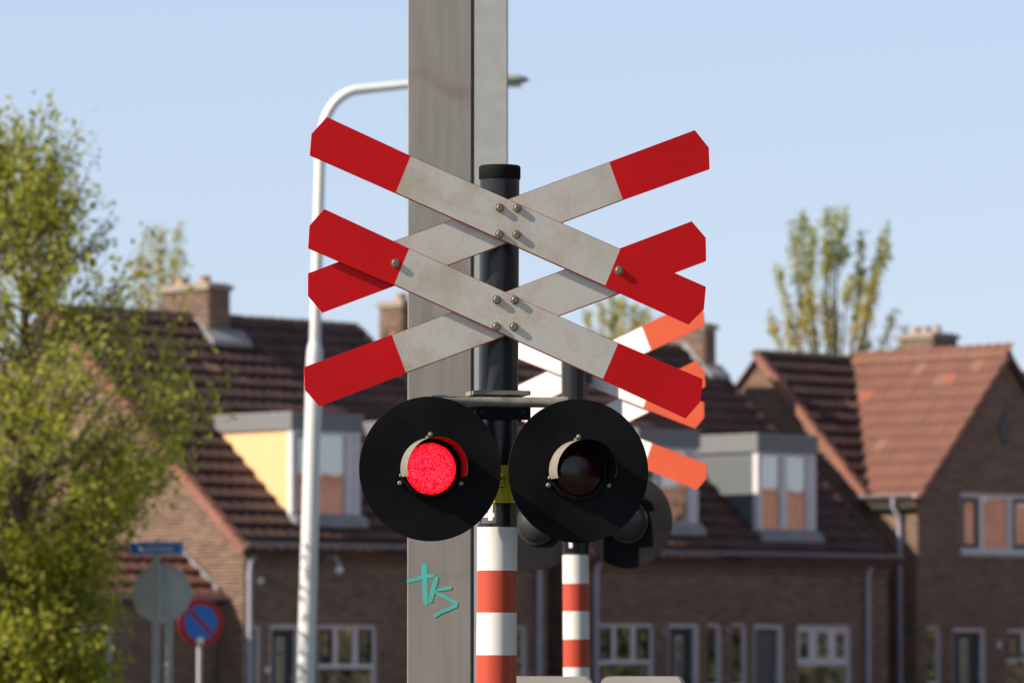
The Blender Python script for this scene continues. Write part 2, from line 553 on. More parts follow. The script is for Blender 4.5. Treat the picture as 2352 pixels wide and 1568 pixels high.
def tile_mesh(key, geo):
    k = (key, geo)
    if k not in TILE_ME:
        tv, tf = tile_geo(*geo)
        me = np_mesh('roof_tile', tv, tf, M[key])
        me.polygons.foreach_set('use_smooth', [True] * len(tf))
        me.set_sharp_from_angle(angle=R(50))
        TILE_ME[k] = me
    return TILE_ME[k]


def lay_tiles(roof, origin, e1, e2, w, l, keep, key, limit=300, rank=None, odd=(), geo=(.082, .8)):
    """rows of tiles on a slope; the nearest `limit` are objects, the rest one joined part.
    keep(a, b) tells whether a tile centred there belongs, odd: {(col,row): material}"""
    TV, TF = tile_geo(*geo)
    e1 = Vector(e1).normalized(); e2 = Vector(e2).normalized(); nn = e1.cross(e2).normalized(); o = Vector(origin)
    cells = []
    for r in range(int(l / TE) + 1):
        for c in range(int(w / TW) + 1):
            a, b = c * TW, r * TE
            if b > l - .05 or a > w - .06: continue
            if keep(a + TW / 2, b + TE / 2): cells.append((a, b, c, r))
    if rank: cells.sort(key=lambda q: rank(q[0], q[1]))
    single, rest = cells[:limit], cells[limit:]
    odd = dict(odd)
    for a, b, c, r in single:
        jz = random.uniform(-.003, .003); ja = random.uniform(-.012, .012)
        f1 = (e1 + e2 * ja).normalized(); f2 = (e2 - e1 * ja).normalized()
        pos = o + e1 * a + e2 * b + nn * (jz + .004)
        mx = Matrix(((f1.x, f2.x, nn.x, pos.x), (f1.y, f2.y, nn.y, pos.y), (f1.z, f2.z, nn.z, pos.z), (0, 0, 0, 1)))
        link_mesh('roof_tile', tile_mesh(odd.get((c, r), key), geo), roof, mx)
    if rest:
        B = np.array([e1, e2, nn])
        allv = []; allf = []
        for i, (a, b, c, r) in enumerate(rest):
            pos = np.array(o + e1 * a + e2 * b + nn * (random.uniform(-.003, .003) + .004))
            allv.append(TV @ B + pos); allf.append(TF + i * len(TV))
        me = np_mesh('far_tiling', np.concatenate(allv), np.concatenate(allf), M[key])
        tag(link_mesh('far_tiling', me, roof), kind='stuff')


def strip_pieces(parent, name, p0, p1, piece, builder, material):
    """alike pieces (verge or ridge tiles) in a row from p0 to p1, sharing one mesh built along +x"""
    p0 = Vector(p0); p1 = Vector(p1); d = p1 - p0; n = max(1, int(round(d.length / piece))); st = d.length / n
    ex = d.normalized()
    ez = Vector((0, 0, 1)); ez = (ez - ex * ez.dot(ex)).normalized(); ey = ez.cross(ex)
    mb = MB(); builder(mb, st)
    me = mb.mesh(name, material, 40)
    for i in range(n):
        q = p0 + ex * (i * st) + ez * random.uniform(-.004, .004)
        mx = Matrix(((ex.x, ey.x, ez.x, q.x), (ex.y, ey.y, ez.y, q.y), (ex.z, ey.z, ez.z, q.z), (0, 0, 0, 1)))
        link_mesh(name, me, parent, mx)


def ridge_piece(mb, L_):
    prof = [(-.12, -.07), (-.085, .02), (-.03, .055), (.03, .055), (.085, .02), (.12, -.07)]
    mb.prism([(0, y, z) for y, z in prof], (L_ * .93, 0, 0))
    mb.prism([(L_ * .86, y * 1.12, z * 1.12 + .004) for y, z in prof], (L_ * .13, 0, 0))


def verge_piece(mb, L_):
    mb.box(0, L_ * .97, -.09, .06, -.10, .055)
    mb.box(L_ * -.02, L_ * .10, -.10, .065, -.105, .07)


def plain_verge_piece(mb, L_):
    mb.box(0, L_ * .985, -.06, .05, -.10, .012)


def pane(parent, x0, x1, z0, z1, y, curtain=None, cy=0.12):
    MB().box(x0, x1, y - .004, y + .004, z0, z1).build('pane', M['glass'], parent)


def frame_bars(mb, x0, x1, z0, z1, y0, y1, w=.07):
    mb.box(x0, x0 + w, y0, y1, z0, z1); mb.box(x1 - w, x1, y0, y1, z0, z1)
    mb.box(x0 + w, x1 - w, y0, y1, z0, z0 + w); mb.box(x0 + w, x1 - w, y0, y1, z1 - w, z1)


def sash(parent, x0, x1, z0, z1, y, key, w=.05):
    mb = MB(); frame_bars(mb, x0 + .003, x1 - .003, z0 + .003, z1 - .003, y - .03, y + .025, w)
    mb.build('sash', M[key], parent)
    pane(parent, x0 + w, x1 - w, z0 + w, z1 - w, y)


def curtain(parent, x0, x1, z0, z1, y, key='curtain', taper=0.0):
    """hanging cloth with folds; taper gathers its foot to the left"""
    mb = MB(); n = 8; vs = []; fs = []
    for j in range(2):
        for i in range(n + 1):
            s = i / n; x = x0 + (x1 - x0) * s * (1 - taper * (1 - j))
            vs.append((x, y + .02 * math.sin(s * 17), z1 if j else z0))
    for i in range(n): fs.append((i, i + 1, n + 2 + i, n + 1 + i))
    mb.add(vs, fs)
    o = mb.build('curtain', M[key], parent)
    sm = o.modifiers.new('thick', 'SOLIDIFY'); sm.thickness = .006
    return o


def front_window(house, x0, x1, z0, z1, zt, yf, dark=(True, False, True)):
    """street window: three top lights over one big pane"""
    y0, y1 = yf + .06, yf + .13
    mb = MB(); frame_bars(mb, x0, x1, z0, z1, y0, y1, .075)
    w = (x1 - x0 - .15); xs = [x0 + .075, x0 + .075 + w * .31, x0 + .075 + w * .69, x1 - .075]
    for xm in xs[1:3]: mb.box(xm - .05, xm + .05, y0 + .003, y1 - .003, zt + .04, z1 - .075)
    mb.box(x0 + .075, x1 - .075, y0 - .005, y1 + .005, zt - .035, zt + .04)
    win = mb.build('window', M['frame'], house)
    MB().box(x0 - .06, x1 + .06, yf - .05, yf + .058, z0 - .06, z0 - .003).build('sill', M['concrete'], win)
    ed = [(xs[0], xs[1] - .05), (xs[1] + .05, xs[2] - .05), (xs[2] + .05, xs[3])]
    for (a, b), dk in zip(ed, dark):
        if dk: sash(win, a, b, zt + .04, z1 - .075, yf + .09, 'sash_dark' if dk is True else dk)
        else: pane(win, a, b, zt + .04, z1 - .075, yf + .09)
    pane(win, xs[0], xs[3], z0 + .075, zt - .035, yf + .09)
    ym = yf + .24
    curtain(win, x0 + .02, x0 + .02 + (x1 - x0) * .30, zt + .05, z1, ym, taper=.25)
    curtain(win, x0 + (x1 - x0) * .36, x0 + (x1 - x0) * .60, z0, z1, ym + .05, taper=.3)
    curtain(win, x1 - (x1 - x0) * .28, x1 - .02, zt - .5, z1, ym)
    return win


def front_door(house, x0, x1, z1, yf, key, strip=True, light=False):
    y0, y1 = yf + .05, yf + .13
    mb = MB()
    mb.box(x0, x0 + .08, y0, y1, .12, z1); mb.box(x1 - .08, x1, y0, y1, .12, z1); mb.box(x0 + .08, x1 - .08, y0, y1, z1 - .08, z1)
    dr = MB()
    dr.box(x0 + .083, x1 - .083, yf + .13, yf + .17, .14, z1 - .083)
    door = dr.build('door', M[key], house)
    mb.build('door_frame', M['frame'], door)
    hb = MB(); hb.tube([(x1 - .15, yf + .08, 1.05), (x1 - .15, yf + .08, 1.17)], .012, 8); hb.box(x1 - .16, x1 - .14, yf + .08, yf + .13, 1.1, 1.12)
    hb.build('handle', M['galv'], door)
    if strip:
        w = x1 - x0
        xa = x0 + w * .40
        MB().box(xa, xa + w * .16, yf + .121, yf + .128, .9, z1 - .25).build('door_pane', M['glass'], door)
        MB().box(xa - .02, xa + w * .16 + .02, yf + .1295, yf + .1299, .88, z1 - .23).build('glazing_bead', M['curtain'], door)
    MB().box(x0 + .15, x1 - .15, yf + .122, yf + .129, .75, .80).build('letter_slot', M['galv'], door)
    return door


def side_light(house, x0, x1, z0, z1, yf, cur=True):
    mb = MB(); frame_bars(mb, x0, x1, z0, z1, yf + .06, yf + .13, .065)
    win = mb.build('window', M['frame'], house)
    MB().box(x0 - .03, x1 + .03, yf - .04, yf + .058, z0 - .05, z0 - .003).build('sill', M['concrete'], win)
    pane(win, x0 + .065, x1 - .065, z0 + .065, z1 - .065, yf + .09)
    if cur: curtain(win, x0 + .05, x0 + .05 + (x1 - x0) * .5, z0, z1 - .3, yf + .2, taper=.3)
    return win


def wall_core(mb, x0, x1, y0, y1, z0, z1, ops):
    xs = sorted({x0, x1, *[a for a, b, c, d in ops], *[b for a, b, c, d in ops]})
    xs = [x for x in xs if x0 <= x <= x1]
    for a, b in zip(xs, xs[1:]):
        zz = sorted([(c, d) for s, e, c, d in ops if s < (a + b) / 2 < e])
        z = z0
        for c, d in zz:
            if c > z: mb.box(a, b, y0, y1, z, c)
            z = d
        if z < z1: mb.box(a, b, y0, y1, z, z1)


def downpipe(house, x, ztop, y=-.09):
    mb = MB()
    mb.tube([(x + .10, y - .02, ztop), (x + .09, y - .01, ztop - .10), (x + .01, y + .015, ztop - .24), (x, y + .02, ztop - .36), (x, y + .02, .15)], .042, 10)
    for z in (ztop - .5, 1.75, .6): mb.tube([(x, y + .02, z - .03), (x, y + .02, z + .03)], .052, 10)
    return mb.build('downpipe', M['pipe'], house, 40)


def gutter(house, p0, p1, out, r=.065, name='gutter'):
    """half-round gutter open at the top"""
    p0 = Vector(p0); p1 = Vector(p1); out = Vector(out)
    vs = []; n = 8; fs = []
    for p in (p0, p1):
        for k in range(n + 1):
            t = math.pi * k / n
            vs.append(p + out * (r - r * math.cos(t)) + Vector((0, 0, -r * math.sin(t))))
        for k in range(n + 1):
            t = math.pi * (1 - k / n)
            vs.append(p + out * (r - (r - .006) * math.cos(t)) + Vector((0, 0, -(r - .006) * math.sin(t))))
    m = 2 * (n + 1)
    for k in range(m):
        fs.append((k, (k + 1) % m, m + (k + 1) % m, m + k))
    for b in (0, m):
        for k in range(n): fs.append((b + k, b + k + 1, b + m - 2 - k, b + m - 1 - k))
    mb = MB().add(vs, fs)
    mb.tube([p0 + out * (2 * r + .004), p1 + out * (2 * r + .004)], .011, 6)
    return mb.build(name, M['zinc'], house, 50)


def chimney(roof, x0, x1, y0, y1, zb, zt, pots, flash_front=None):
    mb = MB().box(x0, x1, y0, y1, zb, zt - .09)
    ch = mb.build('chimney', M['mortar'], roof)
    o = (0, 0, 0)
    # brick faces: front (-y) and left (-x)
    brick_on(ch, (0, y0, 0), (1, 0, 0), (0, -1, 0), zb, zt - .09, x0, x1)
    brick_on(ch, (x0, 0, 0), (0, -1, 0), (-1, 0, 0), zb, zt - .09, -y1, -y0)
    return ch


def brick_on(parent, o, ex, en, z0, z1, a, b, ops=()):
    return brickwork(parent, o, ex, en, z0, z1, lambda z: (a, b), ops)


def chimney_full(house, x0, x1, y0, y1, zb, zt, pots, flash):
    """brick stack > bricks, cap, pots, lead apron; a part of the house"""
    ch = MB().box(x0, x1, y0, y1, zb, zt - .12).build('chimney', M['mortar'], house)
    brick_on(ch, (0, y0, 0), (1, 0, 0), (0, -1, 0), zb, zt - .12, x0, x1)
    brick_on(ch, (x0, 0, 0), (0, -1, 0), (-1, 0, 0), zb, zt - .12, -y1, -y0)
    cap = MB().box(x0 - .05, x1 + .05, y0 - .05, y1 + .05, zt - .12, zt - .03)
    cap.box(x0 + .02, x1 - .02, y0 + .02, y1 - .02, zt - .03, zt + .0)
    cap.build('chimney_cap', M['mortar'], ch)
    for px, py, h, r in pots:
        MB().lathe((px, py, zt - .02), (0, 0, 1), [(r * 1.15, 0), (r * 1.1, h * .3), (r, h * .35), (r * .9, h * .85), (r * 1.1, h * .87), (r * 1.1, h), (r * .7, h), (r * .7, h * .3)], 14).build('chimney_pot', M['pot'], ch, 40)
    if flash:
        flash(ch)
    return ch


def dormer(house, t0, t1, vf, zb, zc, zt, roofz, clad, panes, kind):
    """flat-roofed dormer: cheeks, fascia, frame, panes. roofz(z) -> depth where the slope reaches z"""
    mb = MB()
    for a, b in ((t0, t0 + .06), (t1 - .06, t1)):
        mb.prism([(a, vf, zb), (a, vf, zc), (a, roofz(zc) + .1, zc), (a, roofz(zb) + .1, zb)], (b - a, 0, 0))
    d = mb.build('dormer', M[clad], house)
    # cladding seams are one-piece panels; fascia runs round three sides
    fb = MB()
    ov = .05
    fb.box(t0 - ov, t1 + ov, vf - ov, vf, zc, zt)
    vb = roofz(zc) + .10
    fb.box(t0 - ov, t0, vf, vb, zc, zt)
    fb.box(t1, t1 + ov, vf, vb, zc, zt)
    fb.build('fascia', M['fascia'], d)
    MB().box(t0 - ov - .012, t1 + ov + .012, vf - ov - .012, vb + .012, zt, zt + .035).box(t0 + .05, t1 - .05, vb + .013, roofz(zt) + .2, zt - .12, zt + .03).build('flat_roof', M['lead'], d)
    # white corner boards and head
    cb = MB()
    cb.box(t0 - .012, t0 + .10, vf - .02, vf + .10, zb - .02, zc)
    cb.box(t1 - .10, t1 + .012, vf - .02, vf + .10, zb - .02, zc)
    cb.box(t0 + .10, t1 - .10, vf + .0, vf + .08, zb, zb + .09)
    cb.box(t0 + .10, t1 - .10, vf + .0, vf + .08, zc - .07, zc)
    x = t0 + .10
    for (a, b, sty) in panes:
        if a > x + .01: cb.box(x, a, vf + .005, vf + .08, zb + .09, zc - .07)
        x = b
    if x < t1 - .11: cb.box(x, t1 - .10, vf + .005, vf + .08, zb + .09, zc - .07)
    cb.build('window_frame', M['frame'], d)
    for (a, b, sty) in panes:
        if sty: sash(d, a, b, zb + .09, zc - .07, vf + .04, sty, .045)
        else: pane(d, a, b, zb + .09, zc - .07, vf + .04)
    # lead apron at the foot
    ap = MB(); ap.prism([(t0 - .06, vf - .18, zb - .14), (t0 - .06, vf - .18, zb - .035), (t0 - .06, vf - .025, zb + .085), (t0 - .06, vf - .025, zb - .05)], (t1 - t0 + .12, 0, 0))
    ap.build('lead_apron', M['lead'], d)
    MB().box(t0 + .06, t1 - .06, vf + 1.2, vf + 1.24, zb + .1, zc).build('inner_wall', M['curtain'], d)
    return d


PT = 0.82; ZE = 3.37; DV = 5.05; ZR = ZE + PT * DV        # pitch, eaves height, half depth, ridge height


def gable_block(name, label, off, W, openings, bricks_gable=(0.0, 10.1)):
    o = C0 + U * off
    h = thing(name, label, 'house', (o.x, o.y, 0), TH, 'brown brick houses along the street')
    # walls
    mb = MB()
    wall_core(mb, .0, W, .0, .25, 0, ZE - .13, openings)
    mb.prism([(0, .25, 0), (0, .25, ZE + PT * .25 - .20), (0, DV, ZR - .20), (0, 2 * DV, ZE - .20), (0, 2 * DV, 0)], (.25, 0, 0))
    mb.prism([(W - .25, .25, 0), (W - .25, .25, ZE + PT * .25 - .20), (W - .25, DV, ZR - .20), (W - .25, 2 * DV, ZE - .20), (W - .25, 2 * DV, 0)], (.25, 0, 0))
    mb.box(.25, W - .25, 2 * DV - .25, 2 * DV, 0, ZE)
    mb.box(.25, W - .25, .25, 2 * DV - .25, 2.6, 2.7)
    wall = mb.build('wall', M['mortar'], h)
    brickwork(wall, (0, 0, 0), (1, 0, 0), (0, -1, 0), 0.0, ZE - .12, lambda z: (-.008, W + .008), openings)

    def gs(z):
        v = max(0, (z + .22 - ZE) / PT)
        return (-(2 * DV - v), -v)
    brickwork(wall, (0, 0, 0), (0, -1, 0), (-1, 0, 0), 0.0, ZR - .26, gs)
    # roof slab
    rb = MB(); e = .12
    a = [(-e, -.16, ZE - PT * .16 - .06), (-e, -.16, ZE - PT * .16), (-e, DV, ZR), (-e, 2 * DV + .16, ZE - PT * .16), (-e, 2 * DV + .16, ZE - PT * .16 - .06), (-e, DV, ZR - .08)]
    rb.prism(a, (W + 2 * e, 0, 0))
    roof = rb.build('roof', M['tile'], h)
    return h, wall, roof


def ridge_and_verge(roof, W, ridge='ridge'):
    strip_pieces(roof, 'ridge_tile', (-.12, DV, ZR + .02), (W + .12, DV, ZR + .02), .36, ridge_piece, M[ridge])
    strip_pieces(roof, 'verge_tile', (-.10, -.16, ZE - PT * .16 + .03), (-.10, DV - .06, ZR - .03), .36, verge_piece, M['verge'])
    strip_pieces(roof, 'verge_tile', (W + .10, -.16, ZE - PT * .16 + .03), (W + .10, DV - .06, ZR - .03), .36, verge_piece, M['tile'])


def front_tiles(roof, W, dormers, key='tile', odd=()):
    L_ = math.hypot(DV + .16, PT * (DV + .16))
    e2 = Vector((0, 1, PT)).normalized()

    def keep(a, b):
        t = a - .02; v = -.16 + b / math.hypot(1, PT)
        for (t0, t1, v0, v1) in dormers:
            if t0 + .05 < t < t1 - .05 and v0 + .15 < v < v1 - .2: return False
        return True
    lay_tiles(roof, (-.03, -.19, ZE - PT * .19), (1, 0, 0), e2, W + .06, L_, keep, key,
              rank=lambda a, b: a * .6 + abs(b - 3.4) * .25, odd=odd)


rz = lambda z: (z - ZE) / PT

# ---- left house: gable end in the sun
W1 = 7.0
op1 = [(.02, .40, .9, 1.99), (.57, 1.28, .1, 2.0), (1.63, 3.0, .75, 2.0), (4.0, 5.36, .75, 2.0), (5.66, 6.1, .1, 2.0), (6.22, 6.54, .9, 2.0)]
op1[4] = (5.45, 6.12, .1, 2.0)
h1, w1, r1 = gable_block('brick_house', 'brown brick house at left with a sunlit gable end and a cream yellow dormer', 0, W1, op1)
front_tiles(r1, W1, [(1.45, 3.0, .48, 2.6), (4.95, 6.5, .48, 2.6)], odd={(10, 14): 'tile_pale', (3, 12): 'tile_pale'})
ridge_and_verge(r1, W1)
r1.location.z = -.07
side_light(h1, .02, .40, .9, 1.99, 0)
front_door(h1, .57, 1.28, 2.0, 0, 'door_dark')
front_window(h1, 1.63, 3.0, .75, 2.0, 1.30, 0)
front_window(h1, 4.0, 5.36, .75, 2.0, 1.30, 0)
front_door(h1, 5.45, 6.12, 2.0, 0, 'door_brown')
side_light(h1, 6.22, 6.54, .9, 2.0, 0)
dormer(h1, 1.47, 3.0, .48, 3.77, 5.25, 5.51, rz, 'panel_yellow', [(1.58, 2.0, 'sash_dark'), (2.08, 2.70, None)], 'a')
dormer(h1, 4.95, 6.48, .48, 3.77, 5.25, 5.51, rz, 'panel_yellow', [(5.06, 5.5, None), (5.58, 6.2, None)], 'a')
for d in [c for c in h1.children if c.name.startswith('dormer')]:
    d['label'] = 'dormer with cream yellow cheek'
    t = 1.47 if d.name == 'dormer' else 4.95
    curtain(d, t + .62, t + .86, 3.85, 4.45, .60)
    curtain(d, t + .92, t + 1.22, 3.85, 4.30, .61)
    curtain(d, t + .12, t + .30, 3.85, 4.35, .60)
    MB().lathe((t + 1.1, .64, 3.86), (0, 0, 1), [(0, 0), (.05, 0), (.09, .14), (.05, .3), (0, .32)], 10).build('vase', M['curtain'], d, 60)
gutter(h1, (-.16, -.17, ZE - .04), (W1 + .12, -.17, ZE - .04), (0, -1, 0))
eb = MB(); eb.box(-.02, W1 + .02, -.165, -.02, ZE - .26, ZE - .12); eb.box(-.02, W1 + .02, -.06, -.018, ZE - .40, ZE - .262)
eb.build('eaves_board', M['timber'], h1)
downpipe(h1, .06, ZE - .12, -.10)
downpipe(h1, W1 - .26, ZE - .12, -.10)


def flash1(ch):
    MB().prism([(3.10, 4.40, 6.97), (3.10, 4.40, 7.04), (3.10, 4.80, 7.40), (3.10, 5.45, 7.42), (3.10, 5.45, 7.1), (3.10, 4.9, 7.1)], (.018, 0, 0)).build('flashing', M['lead'], ch)
    MB().prism([(3.0, 4.25, 6.90), (3.0, 4.25, 6.99), (3.0, 4.52, 7.21), (3.0, 4.52, 7.1)], (.9, 0, 0)).build('flashing', M['lead'], ch)


chimney_full(h1, 3.13, 3.62, 4.53, 5.75, 6.6, 8.02, [(3.36, 4.9, .16, .11), (3.36, 5.5, .16, .12)], flash1)
# wall lamp and small camera on the front wall
wl = MB().tube([(1.77, -.01, 3.02), (1.77, -.12, 3.12), (1.78, -.26, 3.12), (1.80, -.34, 3.0), (1.80, -.34, 2.95)], .022, 8)
wlo = wl.build('wall_lamp', M['galv'], h1, 60)
MB().lathe((1.80, -.34, 2.90), (0, 0, 1), [(.0, -.07), (.06, -.05), (.075, 0), (.05, .05), (0, .06)], 12).build('lamp_globe', M['lamp_glass'], wlo, 60)
MB().box(.22, .32, -.12, -.02, 2.66, 2.75).build('alarm_box', M['frame'], h1)
MB().box(.44, .53, -.05, -.012, 1.20, 1.30).build('doorbell_plate', M['frame'], h1)

# ---- middle house
W2 = 7.9; OFF2 = 8.1


def s2(l): return [(a - OFF2, b - OFF2, c, d) for a, b, c, d in l]


op2 = s2([(8.25, 9.73, .75, 2.05), (10.08, 10.90, .1, 2.05), (11.07, 11.49, .9, 2.06), (11.74, 12.16, .9, 2.06), (12.32, 13.15, .1, 2.04), (13.5, 15.02, .75, 2.03)])
h2, w2, r2 = gable_block('brick_house', 'brown brick house in the middle with a grey clad dormer at its right end', OFF2, W2, op2)
front_tiles(r2, W2, [(1.85, 3.25, .48, 2.6), (4.75, 6.35, .40, 2.6)])
ridge_and_verge(r2, W2)
r2.location.z = -.07
front_window(h2, *op2[0], 1.36, 0)
front_door(h2, op2[1][0], op2[1][1], 2.05, 0, 'door_dark')
side_light(h2, *op2[2], 0)
side_light(h2, *op2[3], 0)
front_door(h2, op2[4][0], op2[4][1], 2.04, 0, 'door_grey', strip=False)
front_window(h2, *op2[5], 1.33, 0, dark=('frame', 'frame', 'frame'))
dormer(h2, 9.80 - OFF2, 11.33 - OFF2, .48, 3.78, 5.22, 5.50, rz, 'panel_grey', [(1.82, 2.25, None), (2.33, 3.02, None)], 'c')
dormer(h2, 12.87 - OFF2, 14.44 - OFF2, .40, 3.70, 5.20, 5.50, rz, 'panel_grey', [(4.88, 5.40, None), (5.58, 6.12, None)], 'b')
for d in [c for c in h2.children if c.name.startswith('dormer')]:
    d['label'] = 'dormer with grey cheek'
for d, t in zip([c for c in h2.children if c.name.startswith('dormer')], (1.70, 4.77)):
    curtain(d, t + .13, t + .33, 3.8, 5.1, .62); curtain(d, t + .9, t + 1.2, 3.8, 4.5, .62)
gutter(h2, (-.12, -.17, ZE - .04), (W2 + .16, -.17, ZE - .04), (0, -1, 0))
eb = MB(); eb.box(-.02, W2 + .02, -.165, -.02, ZE - .26, ZE - .12); eb.box(-.02, W2 + .02, -.06, -.018, ZE - .40, ZE - .262)
eb.build('eaves_board', M['timber'], h2)
downpipe(h2, .06, ZE - .12, -.10)
downpipe(h2, W2 - .62, ZE - .12, -.10)
chimney_full(h2, -.10, .42, 4.75, 5.36, 6.2, 7.97, [(0.16, 5.05, .16, .11)], None)


def flash2(ch):
    x = 15.69 - OFF2
    MB().prism([(x, 4.30, 6.86), (x, 4.30, 6.98), (x, 4.85, 7.52), (x, 5.75, 7.56), (x, 5.75, 7.0), (x, 4.9, 7.0)], (.02, 0, 0)).build('flashing', M['lead'], ch)
    MB().prism([(x - .08, 4.12, 6.80), (x - .08, 4.12, 6.89), (x - .08, 4.38, 7.10), (x - .08, 4.38, 7.0)], (.55, 0, 0)).build('flashing', M['lead'], ch)


chimney_full(h2, 15.72 - OFF2, 16.03 - OFF2, 4.40, 5.75, 6.5, 7.90, [(15.87 - OFF2, 5.0, .14, .09)], flash2)
for x, z in ((11.60, 1.92), (9.93, 1.90)):
    MB().box(x - OFF2 - .04, x - OFF2 + .04, -.05, -.012, z - .06, z + .06).build('bell_box', M['lead'], h2)

# ---- right house: cross wing with a big orange slope and a front gable
T3 = 17.61
o3 = C0 + U * T3
h3 = thing('brick_house', 'brown brick house at right with a front gable and a big sunlit orange roof', 'house', (o3.x, o3.y, 0), TH, 'brown brick houses along the street')
ZE3 = 4.62; ZR3 = 7.44; VF = .63; HW = 2.67; VM = 1.91; DM = 2.78; VR = VM + DM
P3 = (ZR3 - ZE3) / DM; PW = (ZR3 - ZE3) / HW
tt = lambda x: x - T3
op3 = [(tt(17.90), tt(18.32), .9, 2.03), (tt(18.64), tt(19.65), .1, 2.0), (tt(20.26), tt(22.0), .75, 1.98), (tt(18.90), tt(21.60), 3.44, 4.60)]
mb = MB()
wall_core(mb, 0, 2 * HW, VF, VF + .25, 0, ZE3 - .19, op3)
_a, _b = ZE3 - .188, ZR3 - .24
_k = lambda z: .02 + (HW - .02) * (z - _a) / (_b - _a)
wx0, wx1, _, wz = op3[3]
mb.prism([(.02, VF, _a), (wx0, VF, _a), (wx0, VF, wz), (_k(wz), VF, wz)], (0, .25, 0))
mb.prism([(2 * HW - .02, VF, _a), (wx1, VF, _a), (wx1, VF, wz), (2 * HW - _k(wz), VF, wz)], (0, .25, 0))
mb.prism([(_k(wz), VF, wz + .001), (2 * HW - _k(wz), VF, wz + .001), (HW, VF, _b)], (0, .25, 0))
mb.prism([(0, VF + .25, 0), (0, VF + .25, ZE3 - .18), (0, VM, ZE3 - .18), (0, VR, ZR3 - .20), (0, VR + DM, ZE3 - .20), (0, VR + DM, 0)], (.25, 0, 0))
mb.box(2 * HW - .25, 2 * HW, VF + .25, VM, 0, ZE3 - .19)
mb.box(2 * HW, 10, VM, VM + .25, 0, ZE3 - .02)
mb.box(.25, 10, VR + DM - .25, VR + DM, 0, ZE3 - .02)
mb.prism([(9.75, VM + .25, 0), (9.75, VM + .25, ZE3), (9.75, VR, ZR3 - .12), (9.75, VR + DM - .25, ZE3), (9.75, VR + DM - .25, 0)], (.25, 0, 0))
mb.box(.25, 9.7, VM + .3, VR + DM - .3, 2.75, 2.85)
w3 = mb.build('wall', M['mortar'], h3)


def wing_span(z):
    if z < ZE3 - .24: return (-.008, 2 * HW + .008)
    k = (z + .25 - ZE3) / PW
    return (k, 2 * HW - k)


brickwork(w3, (0, VF, 0), (1, 0, 0), (0, -1, 0), 0, ZR3 - .3, wing_span, op3)


def side_span(z):
    if z < ZE3 - .20: return (-(VR + DM), -VF)
    k = (z + .22 - ZE3) / P3
    return (-(VR + DM - k), -(VM + k))


brickwork(w3, (0, 0, 0), (0, -1, 0), (-1, 0, 0), 0, ZR3 - .26, side_span)
# diamond vent ornament in the gable
cx, cz = tt(20.22), 5.86
orn = MB().prism([(cx - .18, VF - .035, cz), (cx, VF - .035, cz - .34), (cx + .18, VF - .035, cz), (cx, VF - .035, cz + .34)], (0, .022, 0))
ov = orn.build('diamond_ornament', M['sash_dark'], w3)
# main roof slab and wing roof slabs
rb = MB()
rb.prism([(-.1, VM - .1, ZE3 - .1 * P3 - .05), (-.1, VM - .1, ZE3 - .1 * P3), (-.1, VR, ZR3), (-.1, VR + DM + .1, ZE3 - .1 * P3), (-.1, VR + DM + .1, ZE3 - .1 * P3 - .05), (-.1, VR, ZR3 - .07)], (10.2, 0, 0))
roof3 = rb.build('roof', M['tile'], h3)
wb = MB()
wb.prism([(-.14, VF - .10, ZE3 - .14 * PW - .06), (-.14, VF - .10, ZE3 - .14 * PW), (HW, VF - .10, ZR3 + .004), (2 * HW + .14, VF - .10, ZE3 - .14 * PW), (2 * HW + .14, VF - .10, ZE3 - .14 * PW - .06), (HW, VF - .10, ZR3 - .07)],
         (0, VM - VF + .10, 0))
# behind the eaves corner the wing roof only exists above the main slope
wb.prism([(0, VM, ZE3 + .012), (HW, VM, ZR3 + .006), (HW, VM, ZR3 - .05)], (0, .02, 0))
wb.add([(-.02, VM, ZE3 + .004), (HW, VM, ZR3 + .004), (HW, VR, ZR3 + .004)], [(0, 1, 2)])
wb.add([(2 * HW + .02, VM, ZE3 + .004), (HW, VM, ZR3 + .004), (HW, VR, ZR3 + .004)], [(0, 2, 1)])
wroof = wb.build('wing_roof', M['tile_red'], h3)
# tiles on the main front slope, left of the valley
e2 = Vector((0, 1, P3)).normalized(); Lm = math.hypot(DM, DM * P3)


def keep_main(a, b):
    t = a - .04; d = b / math.hypot(1, P3)
    return t < d / DM * HW + .12


lay_tiles(roof3, (-.04, VM - .06, ZE3 - .06 * P3), (1, 0, 0), e2, HW + .3, Lm, keep_main, 'tile', odd={(6, 7): 'tile_pale'})


def keep_right(a, b):
    return True


lay_tiles(roof3, (2 * HW + 2.4, VM - .06, ZE3 - .06 * P3), (1, 0, 0), e2, 2.2, Lm, lambda a, b: True, 'tile')
# tiles on the wing slope that faces the sun: across direction runs from back to front
e1w = Vector((0, -1, 0)); e2w = Vector((1, 0, PW)).normalized(); Lw = math.hypot(HW + .12, (HW + .12) * PW)


def keep_wing(a, b):
    v = VR - a; t = -.12 + b / math.hypot(1, PW)
    return v < VM + max(t, 0) / HW * DM + .10


